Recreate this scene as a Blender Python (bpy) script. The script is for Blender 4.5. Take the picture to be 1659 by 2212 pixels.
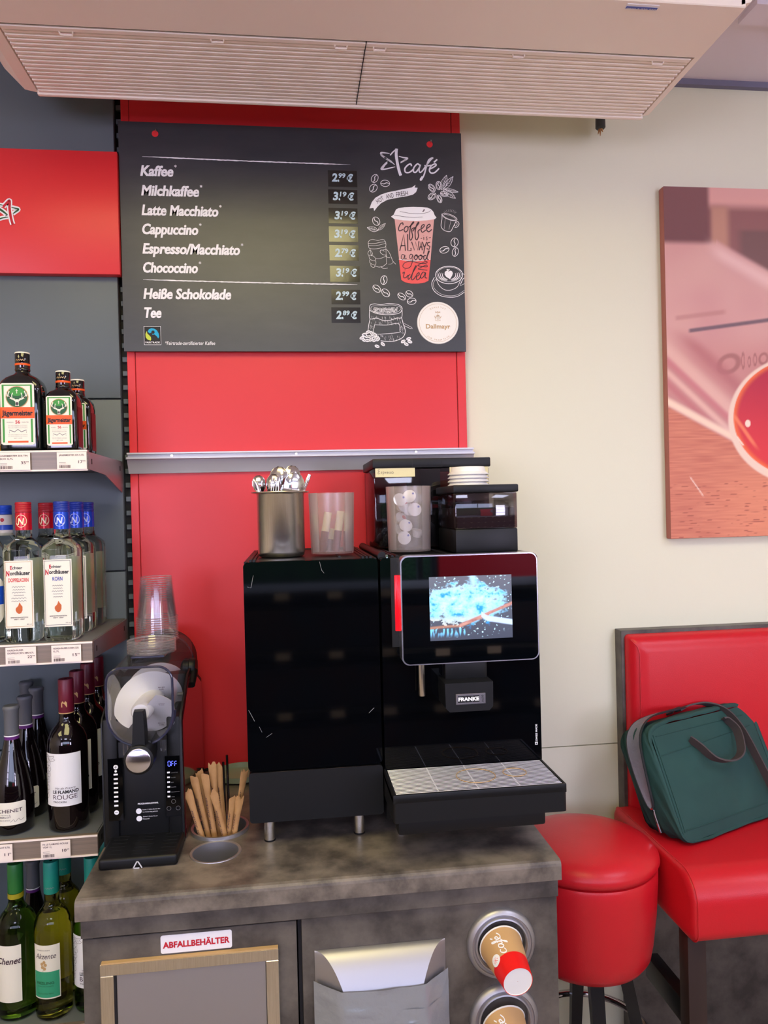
import bpy, bmesh, math, random
from mathutils import Vector, Matrix, noise
random.seed(7)
S = bpy.context.scene
COL = S.collection
PI = math.pi
for o in list(bpy.data.objects):
    bpy.data.objects.remove(o)

# ------------------------------------------------------------------ camera
W_, H_ = 1659.0, 2212.0
FPX = 1641.7
CAM = Vector((0.0, -2.1, 1.63))
YAW, PIT, ROL = 0.12261, 0.00604, 0.02469
def _rot():
    base = Matrix(((1, 0, 0), (0, 0, -1), (0, 1, 0)))
    c, s = math.cos, math.sin
    rz = Matrix(((c(YAW), -s(YAW), 0), (s(YAW), c(YAW), 0), (0, 0, 1)))
    rx = Matrix(((1, 0, 0), (0, c(PIT), -s(PIT)), (0, s(PIT), c(PIT))))
    rr = Matrix(((c(ROL), s(ROL), 0), (-s(ROL), c(ROL), 0), (0, 0, 1)))
    return rr @ rx @ base @ rz
RW = _rot()                      # world -> camera (x right, y down, z forward)
cam_d = bpy.data.cameras.new('camera')
cam_d.sensor_fit = 'HORIZONTAL'
cam_d.sensor_width = 36.0
cam_d.lens = FPX / W_ * 36.0
cam_d.clip_start = 0.05
cam = bpy.data.objects.new('camera', cam_d)
COL.objects.link(cam)
Mc = (RW.transposed() @ Matrix(((1, 0, 0), (0, -1, 0), (0, 0, -1)))).to_4x4()
Mc.translation = CAM
cam.matrix_world = Mc
S.camera = cam
def _ray(px, py):
    return RW.transposed() @ Vector(((px - W_ / 2) / FPX, (py - H_ / 2) / FPX, 1.0))
def at(px, py, Y):               # the point of the plane y = Y seen at a photo position
    d = _ray(px, py)
    return CAM + d * ((Y - CAM.y) / d.y)
def atz(px, py, Z):
    d = _ray(px, py)
    return CAM + d * ((Z - CAM.z) / d.z)

# ------------------------------------------------------------------ colour management, world
S.cycles.transparent_max_bounces = 64
S.view_settings.view_transform = 'Standard'
S.view_settings.look = 'None'
S.view_settings.gamma = 1.0
S.view_settings.use_curve_mapping = False
S.view_settings.exposure = 0.15
def c(r, g, b, a=1.0):
    f = lambda u: (u / 255.0) / 12.92 if u <= 10 else (((u / 255.0) + 0.055) / 1.055) ** 2.4
    return (f(r), f(g), f(b), a)
wd = bpy.data.worlds.new('daylight')
S.world = wd
wd.use_nodes = True
bg = wd.node_tree.nodes['Background']
bg.inputs[0].default_value = c(206, 216, 255)
bg.inputs[1].default_value = 6.0

# ------------------------------------------------------------------ materials
def pm(name, col, rough=0.5, metal=0.0, spec=0.5, trans=0.0, ior=1.45, emis=None, es=0.0, coat=0.0,
       bump=None, var=None, alpha=1.0, aniso=0.0, attr=False, sss=0.0, vscale=(1, 1, 1)):
    m = bpy.data.materials.new(name)
    m.use_nodes = True
    nt = m.node_tree
    b = nt.nodes['Principled BSDF']
    I = b.inputs
    I['Base Color'].default_value = col
    I['Roughness'].default_value = rough
    I['Metallic'].default_value = metal
    I['Specular IOR Level'].default_value = spec
    I['Transmission Weight'].default_value = trans
    I['IOR'].default_value = ior
    I['Coat Weight'].default_value = coat
    I['Coat Roughness'].default_value = 0.03
    I['Alpha'].default_value = alpha
    I['Anisotropic'].default_value = aniso
    if emis:
        I['Emission Color'].default_value = emis
        I['Emission Strength'].default_value = es
    tc = nt.nodes.new('ShaderNodeTexCoord')
    if var:                      # (scale, second colour, amount[, detail])
        mp = nt.nodes.new('ShaderNodeMapping')
        mp.inputs['Scale'].default_value = vscale
        nt.links.new(tc.outputs['Object'], mp.inputs[0])
        n = nt.nodes.new('ShaderNodeTexNoise')
        n.inputs['Scale'].default_value = var[0]
        n.inputs['Detail'].default_value = var[3] if len(var) > 3 else 6
        n.inputs['Roughness'].default_value = 0.62
        nt.links.new(mp.outputs[0], n.inputs['Vector'])
        r = nt.nodes.new('ShaderNodeValToRGB')
        r.color_ramp.elements[0].position = 0.5 - var[2]
        r.color_ramp.elements[1].position = 0.5 + var[2]
        r.color_ramp.elements[0].color = col
        r.color_ramp.elements[1].color = var[1]
        nt.links.new(n.outputs['Fac'], r.inputs[0])
        nt.links.new(r.outputs[0], I['Base Color'])
    if attr:
        a = nt.nodes.new('ShaderNodeAttribute')
        a.attribute_name = 'Col'
        nt.links.new(a.outputs['Color'], I['Base Color'])
        if es:
            nt.links.new(a.outputs['Color'], I['Emission Color'])
            I['Emission Strength'].default_value = es
    if bump:                     # (scale, strength, distance)
        n = nt.nodes.new('ShaderNodeTexNoise')
        n.inputs['Scale'].default_value = bump[0]
        n.inputs['Detail'].default_value = 4
        nt.links.new(tc.outputs['Object'], n.inputs['Vector'])
        bp = nt.nodes.new('ShaderNodeBump')
        bp.inputs['Strength'].default_value = bump[1]
        bp.inputs['Distance'].default_value = bump[2]
        nt.links.new(n.outputs['Fac'], bp.inputs['Height'])
        nt.links.new(bp.outputs[0], I['Normal'])
    return m
def thin(name, tint, gloss=0.06, rough=0.03, milk=0.0, milkcol=None, fm=0.55):
    """thin clear sheet: see-through with a fresnel reflection and a little milkiness"""
    m = bpy.data.materials.new(name)
    m.use_nodes = True
    nt = m.node_tree
    nt.nodes.clear()
    out = nt.nodes.new('ShaderNodeOutputMaterial')
    tr = nt.nodes.new('ShaderNodeBsdfTransparent')
    tr.inputs[0].default_value = tint
    gl = nt.nodes.new('ShaderNodeBsdfGlossy')
    gl.inputs['Roughness'].default_value = rough
    gl.inputs['Color'].default_value = (0.95, 0.95, 0.97, 1)
    fr = nt.nodes.new('ShaderNodeLayerWeight')
    fr.inputs[0].default_value = 0.35
    ad = nt.nodes.new('ShaderNodeMath')
    ad.operation = 'MULTIPLY_ADD'
    ad.inputs[1].default_value = fm
    ad.inputs[2].default_value = gloss
    nt.links.new(fr.outputs['Fresnel'], ad.inputs[0])
    mx = nt.nodes.new('ShaderNodeMixShader')
    nt.links.new(ad.outputs[0], mx.inputs[0])
    nt.links.new(tr.outputs[0], mx.inputs[1])
    nt.links.new(gl.outputs[0], mx.inputs[2])
    last = mx
    if milk:
        df = nt.nodes.new('ShaderNodeBsdfDiffuse')
        df.inputs[0].default_value = milkcol or (0.8, 0.8, 0.8, 1)
        tl = nt.nodes.new('ShaderNodeBsdfTranslucent')
        tl.inputs[0].default_value = milkcol or (0.8, 0.8, 0.8, 1)
        m1 = nt.nodes.new('ShaderNodeMixShader')
        m1.inputs[0].default_value = 0.5
        nt.links.new(df.outputs[0], m1.inputs[1])
        nt.links.new(tl.outputs[0], m1.inputs[2])
        m2 = nt.nodes.new('ShaderNodeMixShader')
        m2.inputs[0].default_value = milk
        nt.links.new(mx.outputs[0], m2.inputs[1])
        nt.links.new(m1.outputs[0], m2.inputs[2])
        last = m2
    nt.links.new(last.outputs[0], out.inputs[0])
    return m
M = {}
M['cream'] = pm('cream wall paint', c(231, 229, 202), 0.6, bump=(250, 0.12, 0.001))
M['ceil'] = pm('white ceiling paint', c(232, 222, 230), 0.7)
M['floor'] = pm('grey floor tile', c(176, 162, 148), 0.4, var=(6, c(186, 172, 158), 0.3))
M['red'] = pm('red laminate', c(228, 50, 54), 0.38, bump=(400, 0.05, 0.0005))
M['redwall'] = pm('rose shop wall paint', c(226, 214, 200), 0.5)
M['wallfront'] = pm('dark grey shop front', c(58, 56, 58), 0.5)
M['alu'] = pm('brushed aluminium', c(205, 206, 212), 0.28, 1.0, var=(300, c(190, 191, 198), 0.3))
M['alum'] = pm('matt aluminium', c(176, 174, 178), 0.42, 0.85)
M['steel'] = pm('brushed stainless steel', c(226, 222, 212), 0.27, 1.0, aniso=0.5, var=(40, c(200, 192, 180), 0.2), vscale=(30, 30, 0.5))
M['chrome'] = pm('chrome', c(215, 215, 220), 0.08, 1.0)
M['board'] = pm('printed chalkboard panel', c(42, 46, 52), 0.36, spec=0.8, var=(9, c(60, 62, 65), 0.28), bump=(300, 0.03, 0.0005), vscale=(0.6, 1, 2.0))
M['chalk'] = pm('white print', c(250, 250, 252), 0.5)
M['chalkgrey'] = pm('faint chalk print', c(150, 150, 152), 0.5)
M['film'] = pm('glossy black film', c(24, 27, 30), 0.13, spec=0.9, bump=(60, 0.06, 0.001))
M['filmtxt'] = pm('pale blue price print', c(196, 222, 232), 0.3)
M['cuppink'] = pm('dusty pink print', c(232, 176, 170), 0.5)
M['cupred'] = pm('coral print', c(246, 96, 92), 0.5)
M['script'] = pm('dark brown print', c(70, 52, 58), 0.5)
M['badge'] = pm('ivory badge card', c(250, 248, 240), 0.5)
M['tan'] = pm('tan print', c(196, 160, 110), 0.5)
M['cyan'] = pm('cyan print', c(0, 175, 220), 0.5)
M['lime'] = pm('lime print', c(205, 220, 70), 0.5)
M['blackp'] = pm('black print', c(14, 14, 16), 0.5)
M['black'] = pm('matt black plastic', c(15, 16, 18), 0.45, spec=.38, bump=(500, 0.04, 0.0004))
M['gloss'] = pm('glossy black panel', c(4, 5, 8), 0.05, spec=0.42)
M['redreflect'] = pm('glossy side with red reflection', c(70, 6, 14), 0.1, spec=0.6, coat=0.5)  # slush machine side: reflection of the red wall put into the colour
M['greyback'] = pm('grey coated steel panel', c(98, 108, 112), 0.45)
M['greydark'] = pm('dark grey slotted steel', c(60, 64, 66), 0.5)
M['slot'] = pm('black slot', c(10, 10, 11), 0.6)
M['shelf'] = pm('grey coated shelf', c(104, 108, 110), 0.4)
M['rail'] = pm('brown grey price rail', c(140, 124, 112), 0.3, spec=0.5, vscale=(0.3, 1, 60), var=(8, c(118, 106, 98), 0.25))
M['tag'] = pm('cream paper tag', c(246, 232, 222), 0.5)
M['ink'] = pm('dark ink', c(70, 50, 60), 0.6)
M['unit'] = pm('white enamel housing', c(250, 238, 226), 0.5)
M['wire'] = pm('bright wire', c(238, 236, 246), 0.3, 0.6)
M['railm'] = pm('satin aluminium', c(206, 206, 210), 0.5, 0.55)
M['cutlery'] = pm('cutlery steel', c(205, 203, 200), 0.16, 1.0)
M['gap'] = pm('dark joint', c(30, 28, 32), 0.7)
M['laminate'] = pm('concrete look laminate', c(74, 68, 64), 0.36, var=(11, c(130, 120, 110), 0.12, 14), bump=(30, 0.05, 0.001))
M['lamdark'] = pm('dark concrete look laminate', c(64, 59, 56), 0.42, var=(9, c(104, 97, 90), 0.13, 14), bump=(30, 0.05, 0.001))
M['leather'] = pm('red leatherette', c(206, 26, 38), 0.34, spec=0.5, bump=(420, 0.22, 0.0012))
M['wood'] = pm('dark brown wood', c(58, 42, 38), 0.45, var=(20, c(42, 30, 28), 0.3), vscale=(1, 1, 0.1))
M['blackwood'] = pm('black lacquered wood', c(18, 18, 21), 0.35)
M['paperw'] = pm('white paper', c(240, 238, 242), 0.5)
M['signred'] = pm('red print', c(196, 24, 44), 0.5)
M['grey'] = pm('grey plastic', c(120, 120, 124), 0.4)
M['tape'] = pm('silver duct tape', c(160, 165, 172), 0.28, metal=0.35, bump=(18, 0.9, 0.006))
M['label'] = pm('ivory label paper', c(240, 236, 222), 0.55)
M['labelback'] = pm('greenish back label paper', c(190, 190, 165), 0.6)
M['orange'] = pm('orange print', c(240, 92, 28), 0.5)
M['green'] = pm('green print', c(60, 150, 60), 0.5)
M['dgreen'] = pm('dark green print', c(30, 90, 52), 0.5)
M['white'] = pm('white plastic', c(238, 236, 232), 0.4)
M['tint'] = thin('smoked clear plastic', (0.5, 0.47, 0.48, 1), 0.03, 0.04)
M['clear'] = thin('thin clear plastic', (0.988, 0.986, 0.988, 1), 0.006, 0.06, 0.010, fm=.2)
M['rimc'] = thin('clear plastic rim', (0.93, 0.92, 0.93, 1), 0.10, 0.12, 0.16)
M['tankp'] = thin('clear tank plastic', (0.93, 0.93, 0.96, 1), 0.02, 0.04, 0.03, fm=.35)
M['tankedge'] = pm('blue grey clear plastic edge', c(60, 62, 88), 0.15, trans=0.4)
M['frost'] = thin('frosted plastic', (0.95, 0.93, 0.92, 1), 0.02, 0.3, 0.19, c(226, 218, 212))
M['kraft'] = pm('brown paper', c(196, 152, 100), 0.6, var=(60, c(178, 130, 84), 0.3))
M['kraftcup'] = pm('kraft cup paper', c(206, 164, 112), 0.5)
M['screenm'] = pm('lit display', c(0, 0, 0), 0.1, es=0.5, attr=True)
M['led'] = pm('red light strip', c(120, 0, 0), 0.2, emis=c(255, 8, 20), es=3.0)
M['ledblue'] = pm('blue digits', c(20, 20, 120), 0.2, emis=c(90, 100, 255), es=3.0)
M['picture'] = pm('printed canvas', c(200, 150, 140), 0.55, attr=True, bump=(700, 0.1, 0.0004))

# ------------------------------------------------------------------ mesh helpers
def tag(o, label=None, cat=None, group=None, kind=None):
    if label: o['label'] = label
    if cat: o['category'] = cat
    if group: o['group'] = group
    if kind: o['kind'] = kind
    return o
def thing(name, label, cat, loc=(0, 0, 0), group=None):
    o = bpy.data.objects.new(name, None)
    o.empty_display_size = 0.03
    COL.objects.link(o)
    o.location = loc
    return tag(o, label, cat, group)
def _off(p):
    v = Vector((0, 0, 0))
    while p is not None:
        v += Vector(p.location)
        p = p.parent
    return v
class MB:
    def __init__(s, mat=None):
        s.v, s.f, s.m, s.mats = [], [], [], []
        s.cur = 0
        if mat: s.use(mat)
    def use(s, mat):
        mat = M[mat] if isinstance(mat, str) else mat
        if mat not in s.mats: s.mats.append(mat)
        s.cur = s.mats.index(mat)
        return s
    def add(s, vs, fs):
        k = len(s.v)
        s.v += [tuple(p) for p in vs]
        s.f += [tuple(i + k for i in f) for f in fs]
        s.m += [s.cur] * len(fs)
        return s
    def bm(s, b, mtx=None):
        if mtx is not None: b.transform(mtx)
        b.verts.index_update()
        s.add([v.co[:] for v in b.verts], [[v.index for v in f.verts] for f in b.faces])
        b.free()
        return s
    def box(s, x0, x1, y0, y1, z0, z1, r=0.0, seg=2, mtx=None):
        b = bmesh.new()
        bmesh.ops.create_cube(b, size=1.0)
        for v in b.verts:
            v.co = Vector(((x0 + x1) / 2 + v.co.x * (x1 - x0), (y0 + y1) / 2 + v.co.y * (y1 - y0), (z0 + z1) / 2 + v.co.z * (z1 - z0)))
        if r > 0:
            bmesh.ops.bevel(b, geom=b.edges[:], offset=r, segments=seg, profile=0.5, affect='EDGES')
        return s.bm(b, mtx)
    def prism(s, pts, A, B, cap=True):
        """outline pts mapped by function A (one end) and B (other end)"""
        n = len(pts)
        va = [A(*p) for p in pts]
        vb = [B(*p) for p in pts]
        fs = [(i, (i + 1) % n, n + (i + 1) % n, n + i) for i in range(n)]
        if cap: fs += [tuple(range(n - 1, -1, -1)), tuple(range(n, 2 * n))]
        return s.add(va + vb, fs)
    def xz(s, pts, y0, y1):
        return s.prism(pts, lambda a, b: (a, y0, b), lambda a, b: (a, y1, b))
    def yz(s, pts, x0, x1):
        return s.prism(pts, lambda a, b: (x0, a, b), lambda a, b: (x1, a, b))
    def xy(s, pts, z0, z1):
        return s.prism(pts, lambda a, b: (a, b, z0), lambda a, b: (a, b, z1))
    def loft(s, secs, closed=True, caps=True):
        n = len(secs[0])
        vs = [p for q in secs for p in q]
        fs = []
        for j in range(len(secs) - 1):
            for i in range(n if closed else n - 1):
                k = (i + 1) % n
                fs.append((j * n + i, j * n + k, (j + 1) * n + k, (j + 1) * n + i))
        if caps and closed:
            fs += [tuple(range(n - 1, -1, -1)), tuple(range((len(secs) - 1) * n, len(secs) * n))]
        return s.add(vs, fs)
    def lathe(s, prof, cx=0, cy=0, cz=0, seg=40, axis='Z', caps=False):
        secs = []
        for r, h in prof:
            q = []
            for i in range(seg):
                a = 2 * PI * i / seg
                u, w = r * math.cos(a), r * math.sin(a)
                q.append((cx + u, cy + w, cz + h) if axis == 'Z' else ((cx + u, cy + h, cz + w) if axis == 'Y' else (cx + h, cy + u, cz + w)))
            secs.append(q)
        return s.loft(secs, caps=caps)
    def tube(s, path, r, seg=10, caps=True, closed=False):
        P = [Vector(p) for p in path]
        n = len(P)
        R = r if isinstance(r, (list, tuple)) else [r] * n
        up = None
        secs = []
        for i in range(n):
            a = P[(i - 1) % n] if closed or i > 0 else P[0]
            b = P[(i + 1) % n] if closed or i < n - 1 else P[-1]
            t = (b - a).normalized()
            if up is None:
                up = t.orthogonal().normalized()
            up = (up - t * up.dot(t)).normalized()
            w = t.cross(up)
            secs.append([tuple(P[i] + (up * math.cos(2 * PI * k / seg) + w * math.sin(2 * PI * k / seg)) * R[i]) for k in range(seg)])
        if closed:
            secs.append(secs[0])
            return s.loft(secs, caps=False)
        return s.loft(secs, caps=caps)
    def build(s, name, parent=None, smooth=40, local=False):
        me = bpy.data.meshes.new(name)
        o = _off(parent) if not local else Vector((0, 0, 0))
        me.from_pydata([(p[0] - o.x, p[1] - o.y, p[2] - o.z) for p in s.v], [], s.f)
        for m in s.mats: me.materials.append(m)
        me.polygons.foreach_set('material_index', s.m)
        me.validate()
        b = bmesh.new()
        b.from_mesh(me)
        bmesh.ops.remove_doubles(b, verts=b.verts, dist=1e-6)
        bmesh.ops.recalc_face_normals(b, faces=b.faces)
        b.to_mesh(me)
        b.free()
        if smooth:
            me.shade_smooth()
            me.set_sharp_from_angle(angle=math.radians(smooth))
        ob = bpy.data.objects.new(name, me)
        COL.objects.link(ob)
        ob.parent = parent
        return ob
    def solo(s, name, label, cat, loc, group=None, smooth=40):
        """a thing that is one mesh, with its origin at loc"""
        L = Vector(loc)
        s.v = [(p[0] - L.x, p[1] - L.y, p[2] - L.z) for p in s.v]
        o = s.build(name, None, smooth, True)
        o.location = L
        return tag(o, label, cat, group)
def struct(name, mb, smooth=0):
    o = mb.build(name, None, smooth)
    o['kind'] = 'structure'
    return o
def copy_tree(o, parent=None):
    n = o.copy()
    COL.objects.link(n)
    n.parent = parent
    for ch in list(o.children):
        copy_tree(ch, n)
    return n
def place(o, loc, rot=None, label=None, group=None):
    o.location = loc
    if rot: o.rotation_euler = rot
    if label: o['label'] = label
    if group: o['group'] = group
    return o
def rrect(x0, x1, z0, z1, r, n=6):
    pts = []
    for cx_, cz_, a0 in ((x1 - r, z1 - r, 0), (x0 + r, z1 - r, 90), (x0 + r, z0 + r, 180), (x1 - r, z0 + r, 270)):
        for i in range(n + 1):
            a = math.radians(a0 + 90 * i / n)
            pts.append((cx_ + r * math.cos(a), cz_ + r * math.sin(a)))
    return pts
def catmull(pts, n=6, closed=False):
    P = [Vector((p[0], p[1], p[2] if len(p) > 2 else 0)) for p in pts]
    out = []
    m = len(P)
    rng = range(m) if closed else range(m - 1)
    for i in rng:
        p0 = P[(i - 1) % m] if closed or i > 0 else P[i]
        p1, p2 = P[i], P[(i + 1) % m]
        p3 = P[(i + 2) % m] if closed or i < m - 2 else p2
        for k in range(n):
            t = k / n
            out.append(0.5 * ((2 * p1) + (p2 - p0) * t + (2 * p0 - 5 * p1 + 4 * p2 - p3) * t * t + (3 * p1 - p0 - 3 * p2 + p3) * t ** 3))
    if not closed: out.append(P[-1])
    return out
def stroke(mb, pts, w, f, smooth=True, closed=False, taper=False, n=6):
    """flat ribbon through drawing points, width w, mapped to the world by f(x, y)"""
    Q = catmull(pts, n, closed) if smooth else [Vector((p[0], p[1], 0)) for p in pts]
    m = len(Q)
    L, R = [], []
    for i in range(m):
        a = Q[(i - 1) % m] if closed or i > 0 else Q[0]
        b = Q[(i + 1) % m] if closed or i < m - 1 else Q[-1]
        t = (b - a)
        if t.length < 1e-9: t = Vector((1, 0, 0))
        t.normalize()
        nrm = Vector((-t.y, t.x, 0))
        ww = w
        if taper: ww = w * (0.35 + 0.65 * math.sin(PI * (i + 0.5) / m))
        L.append(f(*(Q[i] + nrm * ww / 2)[:2]))
        R.append(f(*(Q[i] - nrm * ww / 2)[:2]))
    vs = L + R
    fs = [(i, (i + 1) % m, m + (i + 1) % m, m + i) for i in range(m if closed else m - 1)]
    mb.add(vs, fs)
def poly(mb, pts, f):
    from mathutils.geometry import tessellate_polygon
    tri = tessellate_polygon([[Vector((p[0], p[1], 0)) for p in pts]])
    mb.add([f(*p[:2]) for p in pts], [tuple(t) for t in tri])
def ell(cx_, cy_, rx, ry, ang=0, n=24, a0=0, a1=360):
    ca, sa = math.cos(math.radians(ang)), math.sin(math.radians(ang))
    out = []
    for i in range(n + (0 if a1 - a0 == 360 else 1)):
        a = math.radians(a0 + (a1 - a0) * i / n)
        x, y = rx * math.cos(a), ry * math.sin(a)
        out.append((cx_ + x * ca - y * sa, cy_ + x * sa + y * ca))
    return out
_cache = {}
def glyphs(body, bold=0.0, shear=0.0):
    k = (body, bold, shear)
    if k in _cache: return _cache[k]
    cu = bpy.data.curves.new('t', 'FONT')
    cu.body = body
    cu.size = 1.0
    cu.offset = bold
    cu.shear = shear
    cu.resolution_u = 3
    ob = bpy.data.objects.new('t', cu)
    COL.objects.link(ob)
    dg = bpy.context.evaluated_depsgraph_get()
    me = bpy.data.meshes.new_from_object(ob.evaluated_get(dg))
    vs = [(v.co.x, v.co.y) for v in me.vertices]
    fs = [tuple(p.vertices) for p in me.polygons]
    bpy.data.objects.remove(ob)
    bpy.data.curves.remove(cu)
    bpy.data.meshes.remove(me)
    _cache[k] = (vs, fs)
    return _cache[k]
CAP = 0.73
def text(mb, body, f, x0, yb, width, cap, bold=0.0, shear=0.0, up=-1):
    """letters fitted to width and cap height; f maps drawing (x, y) to the world; up=-1 when y grows downward"""
    vs, fs = glyphs(body, bold, shear)
    if not vs: return
    mn = min(v[0] for v in vs)
    mxx = max(v[0] for v in vs)
    sx = width / (mxx - mn)
    sy = cap / CAP
    mb.add([f(x0 + (v[0] - mn) * sx, yb + up * v[1] * sy) for v in vs], fs)
def plane_y(Y):
    return lambda x, y: tuple(at(x, y, Y))
def bean(mb, f, cx_, cy_, rx, ry, ang, w):
    stroke(mb, ell(cx_, cy_, rx, ry, ang, 12), w, f, closed=True, n=3)
    ca, sa = math.cos(math.radians(ang)), math.sin(math.radians(ang))
    loc = [(-rx * .95, 0), (-rx * .3, ry * .22), (rx * .3, -ry * .22), (rx * .95, 0)]
    stroke(mb, [(cx_ + x * ca - y * sa, cy_ + x * sa + y * ca) for x, y in loc], w * 1.5, f, taper=True)
def leaf(mb, f, x0, y0, x1, y1, wd_, w):
    d = Vector((x1 - x0, y1 - y0, 0))
    nn = Vector((-d.y, d.x, 0)).normalized() * wd_
    a, b = Vector((x0, y0, 0)), Vector((x1, y1, 0))
    stroke(mb, [a, a + d * .3 + nn * .9, a + d * .65 + nn * .8, b], w, f)
    stroke(mb, [a, a + d * .3 - nn * .9, a + d * .65 - nn * .8, b], w, f)
    stroke(mb, [a, b], w * .8, f, taper=True)
    for t in (.25, .4, .55, .7):
        for sgn in (1, -1):
            stroke(mb, [a + d * t, a + d * (t + .14) + nn * sgn * .6], w * .5, f)
def vcol_grid(name, nx, nz, x0, x1, z0, z1, Y, fn, mat, parent):
    """flat print: a grid whose vertex colours carry the printed picture"""
    vs, fs, cs = [], [], []
    for j in range(nz + 1):
        for i in range(nx + 1):
            u, v = i / nx, j / nz
            vs.append((x0 + (x1 - x0) * u, Y, z0 + (z1 - z0) * v))
            cs.append(fn(u, v))
    for j in range(nz):
        for i in range(nx):
            k = j * (nx + 1) + i
            fs.append((k, k + 1, k + nx + 2, k + nx + 1))
    o = _off(parent)
    me = bpy.data.meshes.new(name)
    me.from_pydata([(p[0] - o.x, p[1] - o.y, p[2] - o.z) for p in vs], [], fs)
    ca = me.color_attributes.new('Col', 'FLOAT_COLOR', 'POINT')
    for i, q in enumerate(cs): ca.data[i].color = q
    me.materials.append(M[mat])
    ob = bpy.data.objects.new(name, me)
    COL.objects.link(ob)
    ob.parent = parent
    return ob
def mixc(a, b, t):
    t = max(0.0, min(1.0, t))
    return tuple(a[i] + (b[i] - a[i]) * t for i in range(3)) + (1.0,)
def ss(e0, e1, x):
    t = max(0.0, min(1.0, (x - e0) / (e1 - e0)))
    return t * t * (3 - 2 * t)
# ------------------------------------------------------------------ lamps and daylight
def ceiling_lamp(x0, x1, y0, y1, col, power, label):
    t = thing('ceiling_light', label, 'ceiling light', ((x0 + x1) / 2, (y0 + y1) / 2, 2.869), 'ceiling light panels')
    a = MB('white')
    a.box(x0 - .02, x0, y0 - .02, y1 + .02, 2.84, 2.869).box(x1, x1 + .02, y0 - .02, y1 + .02, 2.84, 2.869)
    a.box(x0, x1, y0 - .02, y0, 2.84, 2.869).box(x0, x1, y1, y1 + .02, 2.84, 2.869)
    a.build('frame', t)
    MB(pm('lit diffuser', (0, 0, 0, 1), 0.5, emis=col, es=power)).box(x0, x1, y0, y1, 2.85, 2.868).build('diffuser', t, 0)
COOL = c(226, 228, 255)
WARM = c(255, 240, 172)
ceiling_lamp(-0.62, 0.32, -2.12, -1.15, WARM, 7.8, 'square warm ceiling light panel nearest the menu board')
ceiling_lamp(1.5, 2.3, -2.3, -1.5, COOL, 11.0, 'added square cool ceiling light panel above the bench side')  # unseen lamp, set to brighten the upper right wall and the picture
ceiling_lamp(-2.4, -1.6, -2.3, -1.5, WARM, 7.0, 'square warm ceiling light panel above the bottle shelves')
ceiling_lamp(-0.4, 0.4, -4.4, -3.6, COOL, 14.0, 'square cool ceiling light panel near the middle of the shop window')
ceiling_lamp(-2.4, -1.6, -4.4, -3.6, COOL, 10.0, 'added square cool ceiling light panel near the left end of the shop window')  # one of two far lamps added to brighten the upper wall
ceiling_lamp(1.8, 2.6, -4.4, -3.6, COOL, 12.0, 'added square cool ceiling light panel near the right end of the shop window')  # second far lamp added for the upper wall

# ------------------------------------------------------------------ the room
w = MB('cream')
w.box(-3.0, 3.4, 0.03, 0.13, 0.9225, 2.869)
w.box(-3.0, 3.4, 0.03, 0.13, 0.0, 0.9195)
w.use('gap').box(-3.0, 3.4, 0.045, 0.125, 0.9195, 0.9225)
struct('wall_back', w)
struct('wall_left', MB('redwall').box(-3.1, -3.0, -5.6, 0.13, 0, 2.869))
struct('wall_right', MB('cream').box(3.4, 3.5, -5.6, 0.13, 0, 2.869))
struct('floor', MB('floor').box(-3.1, 3.5, -5.6, 0.13, -0.06, 0))
struct('ceiling', MB('ceil').box(-3.1, 3.5, -5.6, 0.13, 2.869, 2.95))
struct('trim_1', MB(pm('blue grey shadow gap', c(120, 118, 140), 0.7)).box(0.9, 3.4, 0.012, 0.03, 2.852, 2.869))  # strip coloured blue grey for the shadowed gap at the ceiling edge
struct('trim_2', MB('ceil').box(1.18, 3.4, -0.34, -0.26, 2.855, 2.869))
fw = MB('wallfront')
fw.box(-3.1, -2.6, -5.7, -5.6, 0, 2.869).box(3.0, 3.5, -5.7, -5.6, 0, 2.869).box(-2.6, 3.0, -5.7, -5.6, 0, 0.75).box(-2.6, 3.0, -5.7, -5.6, 2.5, 2.869)
struct('wall_front', fw)
wf = MB('greydark')
for x in (-2.6, -0.75, 1.1, 2.95): wf.box(x, x + .05, -5.68, -5.62, .75, 2.5)
wf.box(-2.6, 3.0, -5.68, -5.62, .75, .8).box(-2.6, 3.0, -5.68, -5.62, 2.45, 2.5)
struct('window_1', wf)

# outdoors, seen only as reflections
tag(MB(pm('asphalt', c(90, 90, 92), 0.8)).box(-12, 14, -22, -5.7, -0.2, -0.1).build('forecourt', None, 0), kind='structure')
hb = MB(pm('hedge leaves', c(38, 92, 40), 0.7, var=(3, c(14, 44, 20), 0.2), bump=(12, 1.0, 0.2)))
hb.box(-11, 13, -17.0, -15.5, -0.1, 2.6, 0.3, 3)
hb.solo('hedge', 'tall green hedge across the forecourt behind the shop window', 'hedge', (1, -16, -0.1))
pt = thing('fuel_pump', 'red fuel pump with grey display outside the shop window', 'fuel pump', (3.0, -10.0, -0.1))
MB(pm('red enamel', c(210, 24, 30), 0.4)).box(2.1, 4.3, -10.3, -9.7, -0.1, 1.9, .03).build('body', pt)
MB('grey').box(3.4, 3.9, -9.70, -9.66, 1.1, 1.7, .005).build('display', pt)
MB('blackp').box(2.0, 2.08, -9.9, -9.75, .3, 1.3, .02).build('nozzle', pt)

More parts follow.
